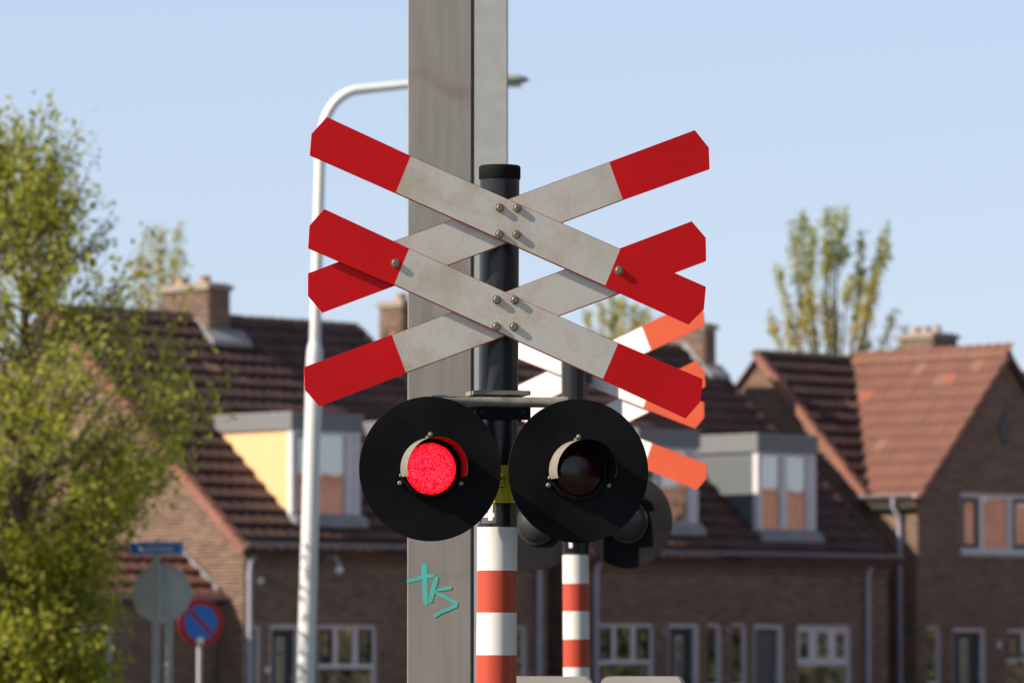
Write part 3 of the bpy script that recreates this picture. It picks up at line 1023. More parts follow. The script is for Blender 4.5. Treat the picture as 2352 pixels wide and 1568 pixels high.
oddw = {(4, 8): 'tile_bright', (3, 8): 'tile_pale', (12, 9): 'tile_bright', (11, 9): 'tile_pale', (9, 4): 'tile_pale', (8, 10): 'tile_pale', (14, 10): 'tile_pale'}
lay_tiles(wroof, (-.15, VR, ZE3 - .15 * PW), e1w, e2w, VR - VF + .12, Lw, keep_wing, 'tile_red', odd=oddw, geo=(.034, 1.5))
strip_pieces(wroof, 'ridge_tile', (HW, VF - .1, ZR3 + .02), (HW, VR, ZR3 + .02), .36, ridge_piece, M['ridge_red'])
strip_pieces(wroof, 'verge_tile', (-.12, VF - .08, ZE3 - .12 * PW + .02), (HW - .05, VF - .08, ZR3 - .03), .36, plain_verge_piece, M['tile_red'])
strip_pieces(wroof, 'verge_tile', (2 * HW + .12, VF - .08, ZE3 - .12 * PW + .02), (HW + .05, VF - .08, ZR3 - .03), .36, plain_verge_piece, M['tile'])
strip_pieces(roof3, 'ridge_tile', (-.12, VR, ZR3 + .05), (HW, VR, ZR3 + .05), .36, ridge_piece, M['ridge'])
strip_pieces(roof3, 'verge_tile', (-.09, VM - .05, ZE3), (-.09, VR - .06, ZR3 - .03), .36, verge_piece, M['verge'])
vl = MB().tube([(.0, VM, ZE3 + .05), (HW, VR, ZR3 + .05)], .045, 6)
vl.build('valley_flashing', M['sash_dark'], wroof)
roof3.location.z = -.07; wroof.location.z = -.11
gutter(h3, (-.16, VM + .12, ZE3 - .10), (-.16, VF - .12, ZE3 - .10), (-1, 0, 0))
MB().box(-.155, -.012, VF - .02, VM, ZE3 - .36, ZE3 - .17).build('eaves_board', M['sash_dark'], h3)
dp = MB().tube([(-.22, 1.03, ZE3 - .15), (-.22, 1.03, ZE3 - .32), (-.10, 1.0, ZE3 - .50), (-.075, 1.0, ZE3 - .62), (-.075, 1.0, .2)], .048, 10)
for z in (3.3, 1.8): dp.tube([(-.075, 1.0, z - .03), (-.075, 1.0, z + .03)], .057, 10)
dp.build('downpipe', M['pipe'], h3, 40)
side_light(h3, *op3[0], VF)
front_door(h3, op3[1][0], op3[1][1], 2.0, VF, 'door_dark')
front_window(h3, *op3[2], 1.36, VF)
# broad upper window
x0, x1, z0, z1 = op3[3]
mb = MB(); frame_bars(mb, x0, x1, z0, z1, VF + .06, VF + .13, .085)
mb.box(x0 + .62, x0 + .74, VF + .063, VF + .127, z0 + .085, z1 - .085); mb.box(tt(20.39), tt(20.52), VF + .063, VF + .127, z0 + .085, z1 - .085)
win = mb.build('window', M['frame'], h3)
sash(win, x0 + .085, x0 + .62, z0 + .085, z1 - .085, VF + .09, 'sash_dark', .09)
pane(win, x0 + .74, tt(20.39), z0 + .085, z1 - .085, VF + .09)
sash(win, tt(20.52), x1 - .085, z0 + .085, z1 - .085, VF + .09, 'sash_dark', .09)
MB().box(x0 - .06, x1 + .06, VF - .05, VF + .058, z0 - .07, z0 - .003).build('sill', M['concrete'], win)
for k in range(3):  # added slats whose colour imitates the tiled roof reflected in these panes
    sl_ = MB()
    xa, xb = [(x0 + .12, x0 + .6), (x0 + .76, tt(20.37)), (tt(20.55), x1 - .1)][k]
    for i in range(12): sl_.prism([(xa, VF + .2, z0 + .1 + i * .085), (xb, VF + .2, z0 + .1 + i * .085), (xb, VF + .17, z0 + .18 + i * .085), (xa, VF + .17, z0 + .18 + i * .085)], (0, .006, 0.0))
    tag(sl_.build('reflection_slats', M['reflection_slats'], win), 'orange slats imitating the mirrored roof')
MB().box(tt(19.94), tt(20.02), VF - .05, VF - .012, 1.60, 1.74).build('number_plate', M['frame'], h3)
chimney_full(h3, tt(22.9), tt(23.66), 4.72, 5.62, 6.6, 8.07,
             [(tt(23.28), 4.92, .17, .08), (tt(23.28), 5.2, .17, .09), (tt(23.28), 5.48, .17, .09)], None)

# ---- low annex beside the left gable
oA = C0 + V * .6
an = thing('low_annex', 'low brick annex with a red tiled roof left of the sunlit gable', 'annex', (oA.x, oA.y, 0), TH)
opA = [(-4.4, -2.27, .98, 2.0)]
LA = 6.5; ZA = 2.50; DA = 1.05; PA = .70
mb = MB(); wall_core(mb, -LA, -.012, 0, .2, 0, ZA, opA)
mb.prism([(-LA, .2, 0), (-LA, .2, ZA), (-LA, DA, ZA + PA * DA), (-LA, 2 * DA, ZA), (-LA, 2 * DA, 0)], (.2, 0, 0))
mb.box(-LA + .2, -.012, 2 * DA - .2, 2 * DA, 0, ZA)
wA = mb.build('wall', M['mortar'], an)
brickwork(wA, (0, 0, 0), (1, 0, 0), (0, -1, 0), 0, ZA - .06, lambda z: (-LA, -.015), opA)
rb = MB(); rb.prism([(-LA - .1, -.12, ZA - .12 * PA - .05), (-LA - .1, -.12, ZA - .12 * PA), (-LA - .1, DA, ZA + PA * DA), (-LA - .1, 2 * DA + .12, ZA - .12 * PA), (-LA - .1, 2 * DA + .12, ZA - .12 * PA - .05), (-LA - .1, DA, ZA + PA * DA - .06)], (LA + .08, 0, 0))
rA = rb.build('roof', M['tile_red'], an)
lay_tiles(rA, (-LA - .05, -.14, ZA - .14 * PA), (1, 0, 0), Vector((0, 1, PA)).normalized(), LA - .0, math.hypot(DA, DA * PA), lambda a, b: True, 'tile_red', rank=lambda a, b: -a)
strip_pieces(rA, 'ridge_tile', (-LA, DA, ZA + PA * DA + .05), (-.03, DA, ZA + PA * DA + .05), .36, ridge_piece, M['ridge_red'])
MB().prism([(-.10, -.05, ZA + .03), (-.10, -.05, ZA + .10), (-.10, DA, ZA + PA * DA + .16), (-.10, DA, ZA + PA * DA + .07)], (.07, 0, 0)).build('flashing', M['lead'], rA)
gutter(an, (-LA, -.13, ZA - .05), (-.03, -.13, ZA - .05), (0, -1, 0))
x0, x1, z0, z1 = opA[0]
mb = MB(); frame_bars(mb, x0, x1, z0, z1, .06, .13, .075)
for xm in (-3.67, -2.93): mb.box(xm - .05, xm + .05, .063, .127, z0 + .075, z1 - .075)
mb.box(x0 + .075, -3.72, .062, .128, 1.25, 1.33)
wi = mb.build('window', M['frame'], an)
sash(wi, x0 + .075, -3.72, 1.33, z1 - .075, .09, 'sash_dark'); pane(wi, x0 + .075, -3.72, z0 + .075, 1.25, .09)
pane(wi, -3.62, -2.98, z0 + .075, z1 - .075, .09); sash(wi, -2.88, x1 - .075, z0 + .075, z1 - .075, .09, 'sash_dark')
MB().box(x0 - .05, x1 + .05, -.05, .058, z0 - .06, z0 - .003).build('sill', M['concrete'], wi)
curtain(wi, -4.2, -3.8, 1.0, 1.9, .24)
curtain(wi, -2.8, -2.5, 1.0, 1.9, .24)

# ---- terrace across the street: outside the frame, seen only as a red reflection in the panes
oT = C0 + U * 6.5 - V * 13
hr = thing('brick_house', 'red roofed terrace across the street that the window panes mirror', 'house', (oT.x, oT.y, 0), TH, 'brown brick houses along the street')
LT = 36
mb = MB(); mb.box(0, LT, -.3, 0, 0, 2.7); mb.box(0, LT, -9, -8.7, 0, 2.7)
for x in (0, LT - .3): mb.prism([(x, -.3, 0), (x, -.3, 2.7), (x, -4.5, 5.0), (x, -8.7, 2.7), (x, -8.7, 0)], (.3, 0, 0))
mb.build('wall', M['brick'], hr)
rr = MB(); rr.prism([(-.2, .2, 2.52), (-.2, .2, 2.58), (-.2, -4.5, 5.35), (-.2, -9.2, 2.58), (-.2, -9.2, 2.52), (-.2, -4.5, 5.25)], (LT + .4, 0, 0))
rro = rr.build('roof', M['far_tile'], hr)
strip_pieces(rro, 'ridge_tile', (-.2, -4.5, 5.36), (LT + .2, -4.5, 5.36), .36, ridge_piece, M['far_tile'])
for k in range(9):
    x = 1 + k * 3.9
    mb = MB(); frame_bars(mb, x, x + 1.5, .8, 2.2, .012, .05, .08); wq = mb.build('window', M['frame'], hr)
    MB().box(x + .08, x + 1.42, .02, .03, .88, 2.12).build('pane', M['sash_dark'], wq)


# ------------------------------------------------------------------ trees
def leaves_mesh(name, pts, size, material, parent, aspect=.55, droop=0.3):
    n = len(pts); pts = np.asarray(pts)
    s = size * (0.65 + 0.7 * rng.random(n))
    d = rng.normal(size=(n, 3)); d[:, 2] -= droop; d /= np.linalg.norm(d, axis=1)[:, None]
    e = rng.normal(size=(n, 3)); e -= d * (e * d).sum(1)[:, None]; e /= np.linalg.norm(e, axis=1)[:, None]
    w = s * aspect * .5
    v = np.stack([pts, pts + d * (s * .45)[:, None] + e * w[:, None], pts + d * s[:, None], pts + d * (s * .45)[:, None] - e * w[:, None]], 1)
    me = np_mesh(name, v.reshape(-1, 3), np.arange(4 * n).reshape(n, 4), material)
    return link_mesh(name, me, parent)


def broad_tree(name, label, loc, env, height, limbs, leaf, seed, key='leaf', per=20, wispy=False):
    """env: list of (z, radius); crown of drooping twigs on rising limbs"""
    rd_ = random.Random(seed)
    t = thing(name, label, 'tree', loc)
    zs = [a for a, b in env]; rs = [b for a, b in env]
    mb = MB()
    mb.tube([(0, 0, 0), (.03, .02, 1.2), (-.03, .03, 2.6), (.04, -.02, 4.2), (.0, .03, height * .8), (.02, 0, height)], [.11, .095, .08, .06, .035, .008], 8)
    pts = []
    for i in range(limbs):
        ze = zs[0] + (zs[-1] - zs[0]) * (rd_.random() ** 1.25)
        r = float(np.interp(ze, zs, rs)) * rd_.uniform(.72, 1.12)
        az = rd_.random() * 6.283
        zb = max(.5, ze - r * rd_.uniform(.5, 1.1)); zb = min(zb, height * .93)
        p0 = Vector((0, 0, zb)); p3 = Vector((math.cos(az) * r, math.sin(az) * r, ze))
        p1 = p0.lerp(p3, .35) + Vector((0, 0, -.06 * r)); p2 = p0.lerp(p3, .7) + Vector((rd_.uniform(-.1, .1), rd_.uniform(-.1, .1), .05 * r))
        mb.tube([p0, p1, p2, p3], [.022, .015, .008, .003], 4, cap=False)
        for k in range(rd_.randint(5, 8)):
            f = rd_.uniform(.3, 1.0)
            q = p0.lerp(p3, f)
            L_ = rd_.uniform(.22, .55) * (1.35 if wispy else 1)
            dr = Vector((rd_.gauss(0, 1), rd_.gauss(0, 1), rd_.gauss(.35, .5))).normalized()
            if wispy: dr = (dr + (p3 - p0).normalized() * 1.1 + Vector((0, 0, max(0, ze - 4.2) * .5))).normalized()
            e = q + dr * L_
            mb.tube([q, q.lerp(e, .5) + Vector((0, 0, .03)), e], [.007, .005, .002], 3, cap=False)
            m = int(per * rd_.uniform(.6, 1.4) * (1.0 if ze < 4.2 else .5))
            jt = .065 if wispy else .045
            for j in range(m):
                s = rd_.random() ** .7
                c = q.lerp(e, s) + Vector((rd_.gauss(0, jt), rd_.gauss(0, jt), rd_.gauss(0, jt)))
                pts.append(tuple(c))
    mb.build('trunk', M['bark'], t, 60)
    leaves_mesh('crown', pts, leaf, M[key], t)
    return t


ENV = [(.9, .75), (1.4, .75), (2.0, .72), (2.5, .85), (3.1, 1.42), (4.0, 1.65), (4.6, 1.5), (5.0, 1.15), (5.5, .85), (6.0, .6), (6.6, .36)]
tr1 = broad_tree('street_tree', 'leafy green spring tree at the left edge in front of the houses', (-4.84, 47.3, 0), ENV, 6.5, 330, .068, 5, per=32, wispy=True)


# unseen trees added right of the view to block low sky light; panes mirror them
BIG = [(1.2, 1.5), (2.5, 3.2), (4.5, 4.0), (7, 3.9), (9, 3.0), (11, 1.6), (12, .5)]
big = broad_tree('sky_block_tree', 'large dense tree added right of the view to block the low sky', (9.5, 10, 0), BIG, 11.5, 120, .42, 31, key='leaf_hedge', per=17)
big['group'] = 'trees added right of the view to block the low sky'
ords = ['second', 'third', 'fourth', 'fifth', 'sixth', 'seventh', 'eighth']
big['label'] = 'large dense tree added right of the view to block the low sky, first of its row'
for x, y, a in ((10.5, 19, 70), (11.5, 28, 160), (13, 37, 250), (14.5, 47, 20), (16, 57, 120), (9.5, 1, 200), (17, -7, 300)):
    c = big.copy(); COL.objects.link(c); c['label'] = 'large dense tree added right of the view to block the low sky, %s of its row' % ords.pop(0); c.location = (x, y, 0); c.rotation_euler = (0, 0, R(a))
    for ch0 in list(big.children):
        k = ch0.copy(); COL.objects.link(k); k.parent = c


def upright_tree(name, label, loc, shoots, leaf, seed, dens=170):
    """fastigiate poplar: near-vertical shoots, each a narrow leafy plume. shoots: (x, top z, base z)"""
    rd_ = random.Random(seed)
    t = thing(name, label, 'tree', loc, group='pale upright poplars behind the houses')
    mb = MB(); zf = min(q[1] for q in shoots) - 1.6
    mb.tube([(0, 0, 0), (.05, 0, zf * .5), (0, 0, zf + 1.5)], [.28, .22, .12], 8)
    pts = []; cat = []
    for xb, zb, x, zt in shoots:
        y0 = rd_.uniform(-.5, .5)
        p0 = Vector((xb * .35, y0 * .3, zf)); p1 = Vector((xb, y0 * .8, zb)); p2 = Vector((x, y0, zt))
        mb.tube([p0, p1, p1.lerp(p2, .5) + Vector((rd_.uniform(-.05, .05), 0, 0)), p2], [.04, .026, .013, .004], 5, cap=False)
        n = int((zt - zb + 1) * dens)
        for i in range(n):
            s = rd_.random()
            c = p1.lerp(p2, s) if s < .98 else p2
            wv = .085 * (1 - .55 * s) + .02
            if s < .12: c = p0.lerp(p1, rd_.uniform(.3, 1))
            # clumps along the shoot
            cl = .5 + .5 * math.sin(s * 17 + x * 9)
            if rd_.random() > .35 + .65 * cl: continue
            (cat if rd_.random() < .9 * (1 - (c.z - 9.6) / 3.0) else pts).append((c.x + rd_.gauss(0, wv), c.y + rd_.gauss(0, wv), c.z + rd_.gauss(0, .08)))
    mb.build('trunk', M['bark'], t, 60)
    leaves_mesh('crown', pts, leaf, M['leaf_poplar'], t, .6, droop=-.5)
    tag(leaves_mesh('blossom', cat, leaf * .8, M['catkin'], t, .6, droop=.5), kind='stuff')
    return t


sh = [(-1.06, 9.91, -1.49, 11.5), (-0.83, 10.55, -1.09, 12.68), (-0.67, 10.71, -0.81, 12.95), (-0.58, 11.03, -0.51, 12.59), (-0.23, 11.03, -0.17, 12.94), (-0.13, 11.19, 0.1, 13.06), (-0.0, 11.35, 0.35, 12.94), (0.12, 11.54, 0.39, 12.05), (0.69, 10.71, 0.76, 12.43), (0.94, 10.71, 1.41, 12.59), (1.14, 11.35, 1.49, 12.11), (0.31, 10.55, 0.44, 11.19), (0.43, 9.34, 0.95, 11.03), (-0.84, 9.44, -0.64, 11.03), (-1.34, 9.44, -1.63, 10.3), (1.25, 9.28, 1.64, 10.39), (0.72, 9.28, 0.97, 9.66), (-0.17, 9.34, -0.26, 10.71), (0.11, 9.34, -0.01, 10.55), (-0.52, 9.34, -0.45, 10.87), (0.49, 9.34, 0.72, 11.35), (1.82, 9.31, 1.89, 9.91), (-0.96, 9.34, -0.8, 10.87), (0.88, 9.91, 1.14, 11.35), (-1.12, 9.34, -1.15, 10.23)]
upright_tree('poplar_tree', 'tall pale poplar rising behind the orange roofed house at right', (8.4, 125, 0), sh, .12, 21)
fan = lambda l: [(x * .75, zb, x, zt) for x, zt, zb in l]
upright_tree('poplar_tree', 'pale poplar top showing between the crossed boards above the middle house', (2.9, 130, 0),
             fan([(-.85, 10.7, 9.4), (-.5, 11.0, 9.4), (-.2, 11.3, 9.4), (.1, 11.2, 9.4), (.45, 10.9, 9.4), (.8, 10.8, 9.4), (1.0, 10.5, 9.4), (-.05, 11.0, 9.3), (.6, 10.6, 9.3)]), .12, 22)
upright_tree('poplar_tree', 'pale poplar top beside the chimney of the left house', (-8.45, 115, 0),
             fan([(-.5, 11.5, 9.4), (-.35, 11.75, 9.4), (-.1, 11.6, 9.4), (.05, 11.75, 9.4), (.3, 11.65, 9.4), (.45, 11.7, 9.4), (.55, 11.1, 9.4), (-.6, 10.9, 9.4), (0, 11.2, 9.3), (.25, 11.0, 9.3)]), .11, 23, dens=85)
hg = thing('garden_hedge', 'clipped green hedge across the street that the ground floor panes mirror', 'hedge', (oT.x, oT.y, 0), TH)
hp = np.stack([rng.uniform(0, LT, 9000), 1.6 + rng.uniform(-.45, .45, 9000), rng.uniform(.05, 2.15, 9000)], 1)
leaves_mesh('crown', hp, .2, M['leaf_hedge'], hg)
MB().box(0, LT, 1.4, 1.8, 0, 1.9).build('branches', M['bark'], hg)
broad_tree('garden_tree', 'round green tree across the street that the window panes mirror', (16.2, 85.6, 0), [(z, r * 1.5) for z, r in ENV], 6.6, 60, .16, 9, key='leaf_hedge', per=18)

# ------------------------------------------------------------------ catenary masts
def h_mast(name, label, loc, rotz, w, d, tf, tw, hgt, key):
    t = thing(name, label, 'mast', loc, rotz, 'steel catenary masts beside the track')
    fr = MB(); fr.cbox(-w / 2, w / 2, 0, tf, 0, hgt, .003); fr.build('front_flange', M[key], t)
    MB().box(-tw / 2, tw / 2, tf, d - tf, 0, hgt).build('web', M[key], t)
    MB().cbox(-w / 2, w / 2, d - tf, d, 0, hgt, .003).build('back_flange', M[key], t)
    bp = MB(); bp.box(-w / 2 - .12, w / 2 + .12, -.12, d + .12, -.2, .03); bp.build('base_plate', M['concrete'], t)
    return t


m1 = h_mast('catenary_mast', 'weathered grey steel mast with a turquoise graffiti tag behind the front signal', (-.2337, 15.4, 0), R(-2.2), .206, .20, .015, .009, 8.5, 'steel_old')
strokes = [[(-0.2828, 1.8646), (-0.2805, 1.8191), (-0.277, 1.7453)], [(-0.3325, 1.8163), (-0.3083, 1.8214), (-0.2827, 1.8299), (-0.2543, 1.8333)],
           [(-0.243, 1.8234), (-0.2529, 1.7907), (-0.2613, 1.7538)],
           [(-0.1975, 1.7936), (-0.223, 1.7893), (-0.2514, 1.7822), (-0.223, 1.768), (-0.1889, 1.7496), (-0.1775, 1.7439), (-0.1789, 1.7368), (-0.2002, 1.7269), (-0.2286, 1.7156), (-0.2471, 1.7042)]]
wds = [.0085, .0065, .0075, .0055]
gm = MB()
for k, (st, w) in enumerate(zip(strokes, wds)):
    pts = [Vector((x + .2337, -.0006 - .0003 * k, z)) for x, z in st]
    n = len(pts); vs = []
    for i, p in enumerate(pts):
        d = (pts[min(i + 1, n - 1)] - pts[max(i - 1, 0)]).normalized()
        e = Vector((d.z, 0, -d.x)); ww = w * (1.25 if (k == 0 and i == 0) else 1)
        vs += [p + e * ww, p - e * ww]
    gm.add(vs, [(2 * i, 2 * i + 1, 2 * i + 3, 2 * i + 2) for i in range(n - 1)])
    for p in (pts[0], pts[-1]):          # round stroke ends
        gm.add([p + Vector((math.cos(a) * w, -.0001, math.sin(a) * w)) for a in [6.283 * j / 10 for j in range(10)]], [tuple(range(10))])
gm.build('graffiti_tag', M['spray'], m1)
h_mast('catenary_mast', 'pale galvanised steel mast farther back, right behind the graffiti mast', (-.1185, 19.4, 0), R(-.6), .20, .20, .015, .009, 9.0, 'steel_new')


# ------------------------------------------------------------------ level crossing signals
ARMS = {
    'd1': ([(-.518, 3.109), (-.562, 3.060), (-.567, 2.998), (.543, 2.532), (.588, 2.577), (.594, 2.642)], (-.275, 3.003, -.319, 2.895), (.340, 2.747, .294, 2.638)),
    'd2': ([(-.525, 2.846), (-.567, 2.798), (-.571, 2.733), (.533, 2.261), (.577, 2.310), (.584, 2.375)], (-.279, 2.738, -.323, 2.632), (.334, 2.476, .287, 2.369)),
    'u1': ([(.565, 3.097), (-.569, 2.663), (-.569, 2.599), (-.527, 2.551), (.609, 2.984), (.607, 3.047)], (-.327, 2.757, -.285, 2.644), (.310, 2.999, .351, 2.889)),
    'u2': ([(.555, 2.832), (-.580, 2.396), (-.577, 2.332), (-.535, 2.285), (.598, 2.717), (.597, 2.785)], (-.327, 2.491, -.285, 2.382), (.298, 2.733, .340, 2.618)),
}
PX = lambda z: .006 + (z - 2.97) * .0066        # the post leans a touch


def cyl_patch(mb, zc0, zc1, a0, a1, r, n=20):
    """curved sticker on the post: angles from straight ahead (-y), positive to the right"""
    vs = []
    for z in (zc0, zc1):
        for k in range(n + 1):
            a = a0 + (a1 - a0) * k / n
            vs.append((PX(z) + math.sin(a) * r, -math.cos(a) * r, z))
    mb.add(vs, [(k, k + 1, n + 2 + k, n + 1 + k) for k in range(n)])


def signal_mast(label, loc, rotz, digit, dig_angle, lit, sheet, first, lamp_dz=0.0, lamp_dx=0.0):
    t = thing('crossing_signal', label, 'signal', loc, rotz, 'level crossing signals with double crossbucks')
    MB().tube([(PX(1.94), 0, 1.94), (PX(2.965), 0, 2.965)], .0572, 40).build('post', M['post'], t, 40)
    MB().lathe((PX(2.96), 0, 2.953), (0, 0, 1), [(.0575, -.004), (.0605, .0), (.0605, .033), (.057, .037), (0, .037)], 40).build('post_cap', M['black'], t, 40)
    MB().cbox(-.18, .18, -.18, .18, -.2, .055, .03).build('base_block', M['concrete'], t)
    # striped foot, one sleeve per band
    z = 1.947 + lamp_dz * 1.3; i = 0
    hs = [.1245, .1205, .1215, .1215]
    while z > .06:
        hh = hs[i] if i < 4 else .1215
        zb = max(z - hh, 0)
        MB().tube([(PX(zb), 0, zb), (PX(z), 0, z)], .0580, 40).build('striped_band', M['band_white' if i % 2 == 0 else 'band_red'], t, 40)
        z = zb; i += 1
    # crossed boards
    for k, (poly, lb, rb_) in ARMS.items():
        yf = -.100 if k[0] == 'd' else -.0885
        th = .005
        L0, L1 = Vector((lb[0], lb[1])), Vector((lb[2], lb[3])); R0, R1 = Vector((rb_[0], rb_[1])), Vector((rb_[2], rb_[3]))
        if k[0] == 'd':
            left = [poly[0], poly[1], poly[2], tuple(L1), tuple(L0)]; right = [tuple(R0), tuple(R1), poly[3], poly[4], poly[5]]
        else:
            left = [poly[1], poly[2], poly[3], tuple(L1), tuple(L0)]; right = [tuple(R0), tuple(R1), poly[4], poly[5], poly[0]]
        mid = [tuple(L0), tuple(L1), tuple(R1), tuple(R0)]
        mb = MB()
        outline = left[:4] + right[1:] + [right[0]]
        e0, e1 = .0012 / .115, .0030 / .115
        a0, a1 = L0.lerp(L1, e0), L1.lerp(L0, e1); b0, b1 = R0.lerp(R1, e0), R1.lerp(R0, e1)
        rim_t = [tuple(L0), tuple(a0), tuple(b0), tuple(R0)]; rim_b = [tuple(a1), tuple(L1), tuple(R1), tuple(b1)]
        mid = [tuple(a0), tuple(a1), tuple(b1), tuple(b0)]
        for pl, ci in ((left, 0), (rim_t, 2), (mid, 1), (rim_b, 2), (right, 0)):
            mb.cur = ci
            vs = [(x, yf, zz) for x, zz in pl] + [(x, yf + th, zz) for x, zz in pl]; n = len(pl)
            mb.add(vs, [tuple(range(n)), tuple(range(2 * n - 1, n - 1, -1))])
        mb.cur = 0
        loop = left[:4] + right[1:] + [right[0]] + [left[4]]
        n = len(loop)
        mb.add([(x, yf, zz) for x, zz in loop] + [(x, yf + th, zz) for x, zz in loop], [((i + 1) % n, i, n + i, n + (i + 1) % n) for i in range(n)])
        arm = mb.build('crossbuck_board', [M[sheet + '_red'], M[sheet + '_white'], M['rim']], t)
        if k[0] == 'd':
            bl = {'d1': [(-.015, 2.859), (.036, 2.859), (-.016, 2.783), (.034, 2.783), (.335, 2.685)],
                  'd2': [(-.024, 2.595), (.029, 2.595), (-.025, 2.518), (.026, 2.518), (-.320, 2.695)]}[k]
            for bx, bz in bl:
                b = MB()
                b.lathe((bx, yf, bz), (0, -1, 0), [(0, .0004), (.0130, .0004), (.0130, .0014), (.0105, .0014)], 18)
                b.lathe((bx, yf, bz), (0, -1, 0), [(.0105, .0014), (.0102, .0052), (.0088, .0062), (0, .0062)], 6)
                b.build('bolt', M['bolt'], arm, 30)
    # back channels that carry the boards
    for zc in (2.821, 2.556):
        MB().box(-.05, .06, -.083, -.054, zc - .06, zc + .06).build('board_bracket', M['fitting'], t)
    # cross bar with elbows, top plate and clamp
    cb = MB().tube([(-.222, -.105, 2.20), (-.220, -.10, 2.27), (-.207, -.078, 2.298), (-.18, -.064, 2.304), (.168, -.064, 2.304), (.194, -.078, 2.298), (.205, -.10, 2.27), (.207, -.105, 2.20)], .0148, 16)
    bar = cb.build('cross_bar', M['fitting'], t, 50)
    for x0, x1 in ((-.205, -.160), (.150, .192)):
        MB().lathe((x0, -.061, 2.304), (1, 0, 0), [(0, 0), (.017, .0), (.018, .004), (.018, x1 - x0 - .004), (.017, x1 - x0), (0, x1 - x0)], 18).build('elbow', M['grey_paint'], bar, 40)
    MB().cbox(-.083, .083, -.070, .06, 2.325, 2.337, .006).build('top_plate', M['grey_paint'], t)
    cl = MB().cbox(-.078, .083, -.068, -.058, 2.253, 2.300, .003)
    for x in (-.060, .060): cl.tube([(x, -.075, 2.275), (x, .07, 2.275)], .006, 8)
    cl.build('clamp_plate', M['black'], t)
    MB().cbox(-.078, .083, .058, .068, 2.253, 2.322, .003).build('clamp_plate', M['black'], t)
    # lamps
    for sgn, (lx, lz) in ((0, (-.226 + lamp_dx, 2.108 + lamp_dz)), (1, (.205 + lamp_dx, 2.105 + lamp_dz))):
        hb = MB().lathe((lx, -.03, lz), (0, -1, 0), [(0, .058), (.030, .060), (.056, .067), (.074, .079), (.084, .093), (.087, .101), (.095, .102), (.095, .111), (.09, .1125)], 36)
        hb.box(lx - .022, lx + .022, -.135, -.085, lz + .06, lz + .125)
        lamp = hb.build('signal_lamp', M['housing'], t, 45)
        yd = -.145
        MB().lathe((lx, yd, lz), (0, -1, 0), [(.073, 0), (.2045, 0), (.2055, .0012), (.2045, .0024), (.073, .0024)], 96).build('background_disc', M['black'], lamp, 30)
        on = lit and sgn == 0
        prof = [(.0735, .000)] + [(.0735 * math.cos(a), .002 + .016 * math.sin(a)) for a in [j * .2618 for j in range(7)]]
        MB().lathe((lx, yd, lz), (0, -1, 0), prof, 48).build('lens', M['lens_lit' if on else 'lens_dark'], lamp, 60)
        MB().lathe((lx, yd, lz), (0, -1, 0), [(.0735, .0024), (.0735, .010), (.080, .012), (.088, .008), (.088, .0024)], 60).build('lens_ring', M['black'], lamp, 40)
        # visor: part of a tube, longest at the top, open below; painted grey outside, black inside
        vz = MB(); n = 44; a0, a1 = R(-16), R(196)
        ri, ro = .0855, .0875; vs = []
        for rr_ in (ro, ri):
            for hh in (0.003, 1):
                for k in range(n + 1):
                    a = a0 + (a1 - a0) * k / n
                    s = math.sin(a)
                    depth = .128 - .012 * (1 - max(s, 0)) if hh == 1 else hh
                    vs.append((lx + math.cos(a) * rr_, yd - depth, lz + math.sin(a) * rr_))
        m_ = n + 1
        vz.cur = 0
        out_f = [(k, k + 1, m_ + k + 1, m_ + k) for k in range(n)]
        in_f = [(2 * m_ + k + 1, 2 * m_ + k, 3 * m_ + k, 3 * m_ + k + 1) for k in range(n)]
        lip = [(m_ + k, m_ + k + 1, 3 * m_ + k + 1, 3 * m_ + k) for k in range(n)]
        ends = [(0, m_, 3 * m_, 2 * m_), (n, 2 * m_ + n, 3 * m_ + n, m_ + n)]
        vz.add(vs, out_f)
        vz.cur = 1
        vz.add(vs, in_f + lip + ends)
        vz.build('visor', [M['grey_paint'], M['black']], lamp, 50)
        for a in (90, 205, -25):
            ca, sa = math.cos(R(a)), math.sin(R(a))
            MB().lathe((lx + ca * .0975, yd, lz + sa * .0975), (0, -1, 0), [(.0068, .0024), (.0068, .009), (.005, .0115), (0, .012)], 12).build('screw', M['bolt'], lamp, 40)
        for a in (97, 193):
            ca, sa = math.cos(R(a)), math.sin(R(a))
            MB().lathe((lx + ca * .088, yd - .014, lz + sa * .088), (ca, 0, sa), [(.0052, -.001), (.0052, .004), (.003, .006), (0, .006)], 10).build('screw', M['bolt'], lamp, 40)
    # number sticker
    pl = MB(); cyl_patch(pl, 1.957 + lamp_dz * 1.3, 2.075 + lamp_dz * 1.3, dig_angle - .62, dig_angle + .66, .0577)
    plate = pl.build('number_sticker', M['plate_grey' if first else 'black'], t, 60)
    nb = MB()
    if first:
        # block figure 4: stem, cross stroke and slanting stroke wrapped on the post
        cyl_patch(nb, 1.965, 2.055, -.68, -.44, .0582, 6)
        cyl_patch(nb, 1.974, 1.987, -.44, -.36, .0582, 3); cyl_patch(nb, 1.974, 1.987, -1.30, -.68, .0582, 8)
        q = [(-1.30, 1.987), (-1.06, 1.987), (-.68, 2.030), (-.68, 2.055)]
        nb.add([(PX(z_) + math.sin(a_) * .0584, -math.cos(a_) * .0584, z_) for a_, z_ in q], [(0, 1, 2, 3)])
    else:
        vs, fs = text_faces(digit, .07, .004)
        xs = [p[0] for p in vs]; mid = (min(xs) + max(xs)) / 2
        nb.add([(PX(1.97) + math.sin(dig_angle + (x - mid) / .0582) * .0582, -math.cos(dig_angle + (x - mid) / .0582) * .0582, 1.968 + lamp_dz * 1.6 + y) for x, y, _ in vs], fs)
    nb.build('number', M['ink_white'], plate)
